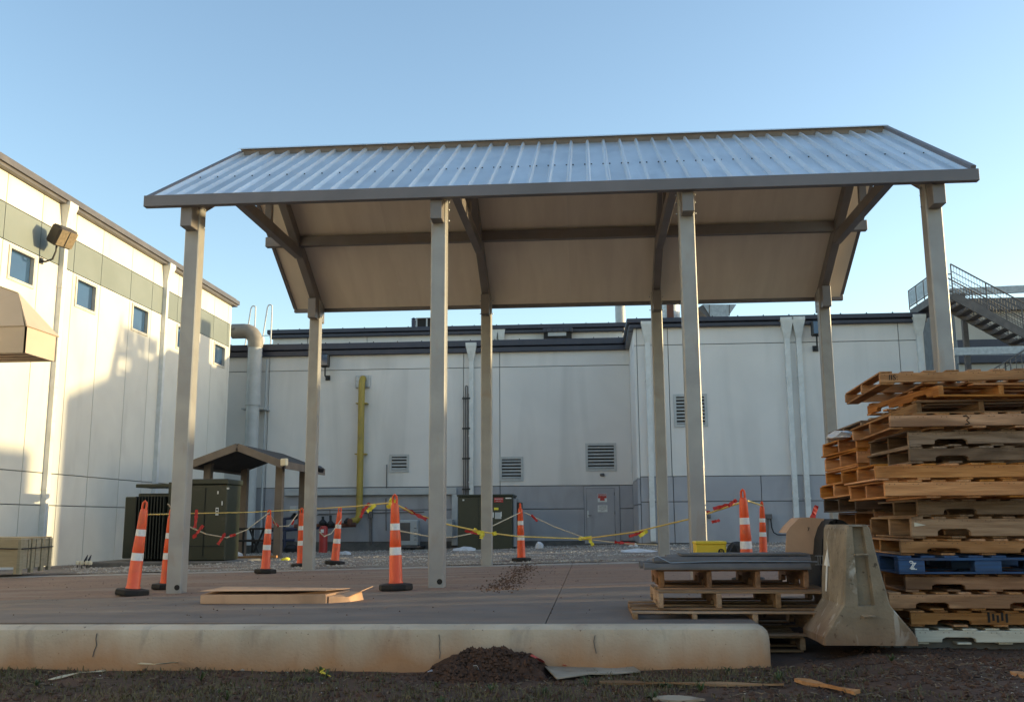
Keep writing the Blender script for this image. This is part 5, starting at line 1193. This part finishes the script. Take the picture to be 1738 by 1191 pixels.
# ------------------------------------------------------------------ foreground soil details
mo = MB(); mc = at(822, 1118, Y=6.72); nx_, ny_ = 60, 24
for j in range(ny_+1):
    for i in range(nx_+1):
        u = i/nx_*2-1; v = j/ny_*2-1; x = mc.x+u*.44; y = 6.70+v*.26
        h_ = max(0, 1-abs(u)**2.6)**.8*max(0, 1-((v-.35)/1.4)**2)*.155*(1+.8*noise.noise(Vector((x*6, y*6, 1))))+noise.noise(Vector((x*22, y*22, 2)))*.02+noise.noise(Vector((x*50, y*50, 2)))*.008
        if u < -.1: h_ *= (1+u*.35)
        mo.v.append((x, y, gz(x, y)-.02+h_*(1 if abs(v) < 1 and abs(u) < 1 else 0)-(0.03 if abs(u) == 1 or v == -1 else 0)))
for j in range(ny_):
    for i in range(nx_): a = j*(nx_+1)+i; mo.f.append((a, a+1, a+nx_+2, a+nx_+1))
tag(mo.build('clay_mound', M['clay'], smooth=True), 'small mound of loose red clay heaped against the kerb', 'mound')
def gnd(x, y): return terr(x, y)
def strip(name, pts, wd, th, m, label, cat, lift=.02):
    W = []
    for px, py in pts:
        p = at(px, py, Z=-.3); 
        for _ in range(4): p = at(px, py, Z=gnd(p.x, p.y)+lift)
        W.append(p)
    out = []
    for i in range(len(W)-1):
        for k in range(4): out.append(W[i].lerp(W[i+1], k/4))
    out.append(W[-1]); mb = MB(); vs = []
    for i, p in enumerate(out):
        d_ = (out[min(i+1, len(out)-1)]-out[max(i-1, 0)]).normalized(); s_ = Vector((-d_.y, d_.x, .35*math.sin(i*.9))).normalized()*wd/2
        vs += [p-s_, p+s_, p+s_-Vector((0,0,th)), p-s_-Vector((0,0,th))]
    fs = [(0,1,2,3)]
    for i in range(len(out)-1):
        for k in range(4): a = 4*i; fs.append((a+k, a+4+k, a+4+(k+1) % 4, a+(k+1) % 4))
    e_ = 4*(len(out)-1); fs.append((e_+3, e_+2, e_+1, e_)); mb.add(vs, fs)
    return tag(mb.build(name, m), label, cat)
strip('packing_strap', [(85,1152),(130,1141),(170,1138),(220,1128)], .025, .003, M['paletape'], 'pale flat packing strap lying in the grass at lower left', 'strap')
strip('packing_strap', [(225,1124),(262,1126),(320,1121)], .022, .003, M['paletape'], 'second pale packing strap near the kerb left of centre', 'strap')
strip('yellow_strap', [(430,1120),(500,1119),(530,1122),(552,1130),(545,1139),(560,1146)], .022, .003, M['tape'], 'curling yellow packing strap in the grass below the cardboard package', 'strap')
strip('white_strap', [(728,1139),(745,1132),(742,1137),(775,1141),(805,1145),(812,1138),(806,1128)], .02, .003, M['plastic'], 'bent white plastic strap in front of the clay mound', 'strap')
strip('timber_lath', [(1018,1155),(1100,1157),(1200,1158),(1330,1160)], .035, .012, WOOD['old'][0], 'long thin timber lath lying on the soil below the kerb end', 'lath', .025)
strip('timber_lath', [(1352,1150),(1400,1160),(1455,1171)], .04, .02, WOOD['tan'][0], 'short orange-brown splintered stake lying below the concrete barrier', 'lath', .03)
strip('timber_lath', [(1720,1138),(1760,1148)], .04, .02, WOOD['tan'][0], 'orange-brown wood scrap at the right edge below the stack', 'lath', .03)
strip('pale_board', [(1110,1182),(1195,1185)], .06, .012, M['greycard'], 'pale flat board scrap at the bottom edge right of centre', 'board', .02)
strip('red_tape', [(893,1106),(912,1116),(925,1124),(960,1128)], .02, .003, M['red'], 'faded red and white tape poking out beside the clay mound', 'tape', .05)
strip('packing_strap', [(1530,993),(1545,1003),(1560,1000)], .02, .003, M['plastic'], 'white plastic strap sticking out under the blue pallet', 'strap', .0) if False else None
# cardboard scrap
cs = [(912,1117),(940,1123),(975,1124),(1010,1123),(1055,1117),(1087,1138),(1040,1142),(1000,1142),(945,1150)]
W = [at(x, y, Z=-.285+(.05 if y < 1120 else .02)) for x, y in cs]
mb = MB(); mb.add(W+[p-Vector((0,0,.008)) for p in W], [tuple(range(9)), tuple(range(9, 18))[::-1]]+[(i, i+9, (i+1) % 9+9, (i+1) % 9) for i in range(9)])
tag(mb.build('cardboard_scrap', M['greycard']), 'flat weathered cardboard scrap curling on the soil right of the clay mound', 'cardboard')
# grass, twigs, chips
rs = random.Random(11); gb = MB(); cnt = 0
def fgpt(rs):
    y = 4.55+(6.86-4.55)*rs.random(); x = rs.uniform(-.68*y, .5*y+.3) ; return x, y
while cnt < 30000:
    x, y = fgpt(rs)
    dn = noise.noise(Vector((x*1.1, y*1.6, 4)))*.9+noise.noise(Vector((x*5, y*5, 4)))*.5
    dens = .42+dn*.9-.55*min(max((x-.6)/1.3, 0), 1)+(.3 if y < 5.1 else 0)-(.5 if abs(x-mc.x) < .6 and y > 6.3 else 0)
    if rs.random() > dens: 
        cnt += .25; continue
    cnt += 1; z = gnd(x, y)-.003; h_ = rs.uniform(.012, .04)*(1.5 if rs.random() < .06 else 1); a = rs.random()*6.28; w_ = rs.uniform(.0018, .0035)
    lx, ly = math.cos(a)*h_*rs.uniform(.2, 1.3), math.sin(a)*h_*rs.uniform(.2, 1.3); sx_, sy_ = -math.sin(a)*w_, math.cos(a)*w_; b = len(gb.v)
    gb.v += [(x-sx_, y-sy_, z), (x+sx_, y+sy_, z), (x+lx*.5+sx_*.8, y+ly*.5+sy_*.8, z+h_*.7), (x+lx*.5-sx_*.8, y+ly*.5-sy_*.8, z+h_*.7), (x+lx, y+ly, z+h_*.95)]
    gb.f += [(b, b+1, b+2, b+3), (b+3, b+2, b+4)]
tag(gb.build('grass', M['grass']), 'thin patchy short grass growing in the soil in front of the kerb', 'grass', kind='stuff')
tw = MB()
for _ in range(2600):
    x, y = fgpt(rs); 
    if rs.random() > .35+.5*min(max((x+.5)/2, 0), 1): continue
    z = gnd(x, y)+.004; a = rs.random()*6.28; l_ = rs.uniform(.01, .06)*(2.2 if rs.random() < .05 else 1); p = Vector((x, y, z)); q = p+Vector((math.cos(a)*l_, math.sin(a)*l_, rs.uniform(0, .012)))
    tw.tube([p, (p+q)/2+Vector((0,0,rs.uniform(0,.006))), q], rs.uniform(.0012, .0035), 4, False)
tag(tw.build('twigs', M['straw']), 'scattered dry twigs and straw on the soil', 'twigs', kind='stuff')
ch = MB()
for _ in range(1500):
    x, y = fgpt(rs)
    if rs.random() > .25+.6*min(max((x+.3)/1.6, 0), 1)+(.5 if abs(x-mc.x) < .8 and y > 6.2 else 0): continue
    z = gnd(x, y)+.004; a = rs.random()*6.28; l_ = rs.uniform(.006, .028); w_ = l_*rs.uniform(.2, .6); ca, sa = math.cos(a), math.sin(a); t1, t2 = rs.uniform(-.008, .012), rs.uniform(0, .012)
    c4 = [(-l_, -w_, 0), (l_, -w_*.7, t1), (l_*.9, w_, t1+t2*.5), (-l_*.8, w_*.9, t2)]
    v8 = [(x+p*ca-q*sa, y+p*sa+q*ca, z+r_) for p, q, r_ in c4]; v8 += [(p, q, r_-.003) for p, q, r_ in v8]
    ch.add(v8, [(0,1,2,3),(7,6,5,4),(0,4,5,1),(1,5,6,2),(2,6,7,3),(3,7,4,0)])
tag(ch.build('bark_chips', M['bark']), 'loose bark and leaf chips over the soil', 'bark', kind='stuff')
wd_ = MB()
for _ in range(46):
    x, y = fgpt(rs)
    if x > 1.2 and rs.random() < .6: continue
    z = gnd(x, y); R_ = rs.uniform(.03, .07)
    for k in range(rs.randint(9, 18)):
        a = rs.random()*6.28; l_ = R_*rs.uniform(.5, 1.1); h_ = R_*rs.uniform(.4, 1.0); w_ = .0035; ca, sa = math.cos(a), math.sin(a); b = len(wd_.v)
        wd_.v += [(x-sa*w_, y+ca*w_, z), (x+sa*w_, y-ca*w_, z), (x+ca*l_*.6+sa*w_, y+sa*l_*.6-ca*w_, z+h_), (x+ca*l_*.6-sa*w_, y+sa*l_*.6+ca*w_, z+h_), (x+ca*l_, y+sa*l_, z+h_*.8)]
        wd_.f += [(b, b+1, b+2, b+3), (b+3, b+2, b+4)]
tag(wd_.build('weed_tufts', M['weed']), 'small green weed tufts among the thin grass', 'weeds', kind='stuff')
def fg2(rs_):
    x, y = fgpt(rs_); return (x, y, gnd(x, y)+.003) if rs_.random() < .4+.5*min(max(x/2, 0), 1) else None
tag(pebbles('stone_chips', 900, fg2, M['chip'], .002, .012, 21), 'scattered pale stone chips on the soil', 'stones')
tag(pebbles('soil_clods', 9000, fg2, M['soil'], .004, .032, 22, .75), 'scattered dark soil clods', 'soil')
def mdp(rs_):
    u, v = rs_.gauss(0, .42), rs_.uniform(-1, .6); x = mc.x+u*.44; y = 6.70+v*.26
    if abs(u) > 1.15: return None
    u = max(-1, min(1, u)); h_ = max(0, 1-abs(u)**2.6)**.8*max(0, 1-((v-.35)/1.4)**2)*.155*(1+.8*noise.noise(Vector((x*6, y*6, 1))))
    if u < -.1: h_ *= (1+u*.35)
    return (x, y, gz(x, y)-.016+h_)
tag(pebbles('clay_clods', 1600, mdp, M['clay'], .005, .028, 31, .8), 'loose clods over the clay mound', 'clods')
def fg3(rs_):
    p = at(385+rs_.gauss(0, 28), 1131+rs_.gauss(0, 4), Z=-.3); return (p.x, p.y, gnd(p.x, p.y)+.005)
tag(pebbles('grey_gravel_patch', 160, fg3, M['stone'], .006, .018, 23), 'small patch of grey stones in the grass left of centre', 'stones')
def fg4(rs_):
    p = Vector((rs_.uniform(1.4, 5), rs_.uniform(6.9, 7.4), 0)); return (p.x, p.y, gnd(p.x, p.y)+.003)
tag(pebbles('bark_debris', 500, fg4, M['soil'], .006, .025, 24), 'dark debris along the foot of the barrier and stack', 'soil')
print('objects', len(bpy.data.objects), 'tris', sum(len(o.data.polygons) for o in bpy.data.objects if o.type == 'MESH'))
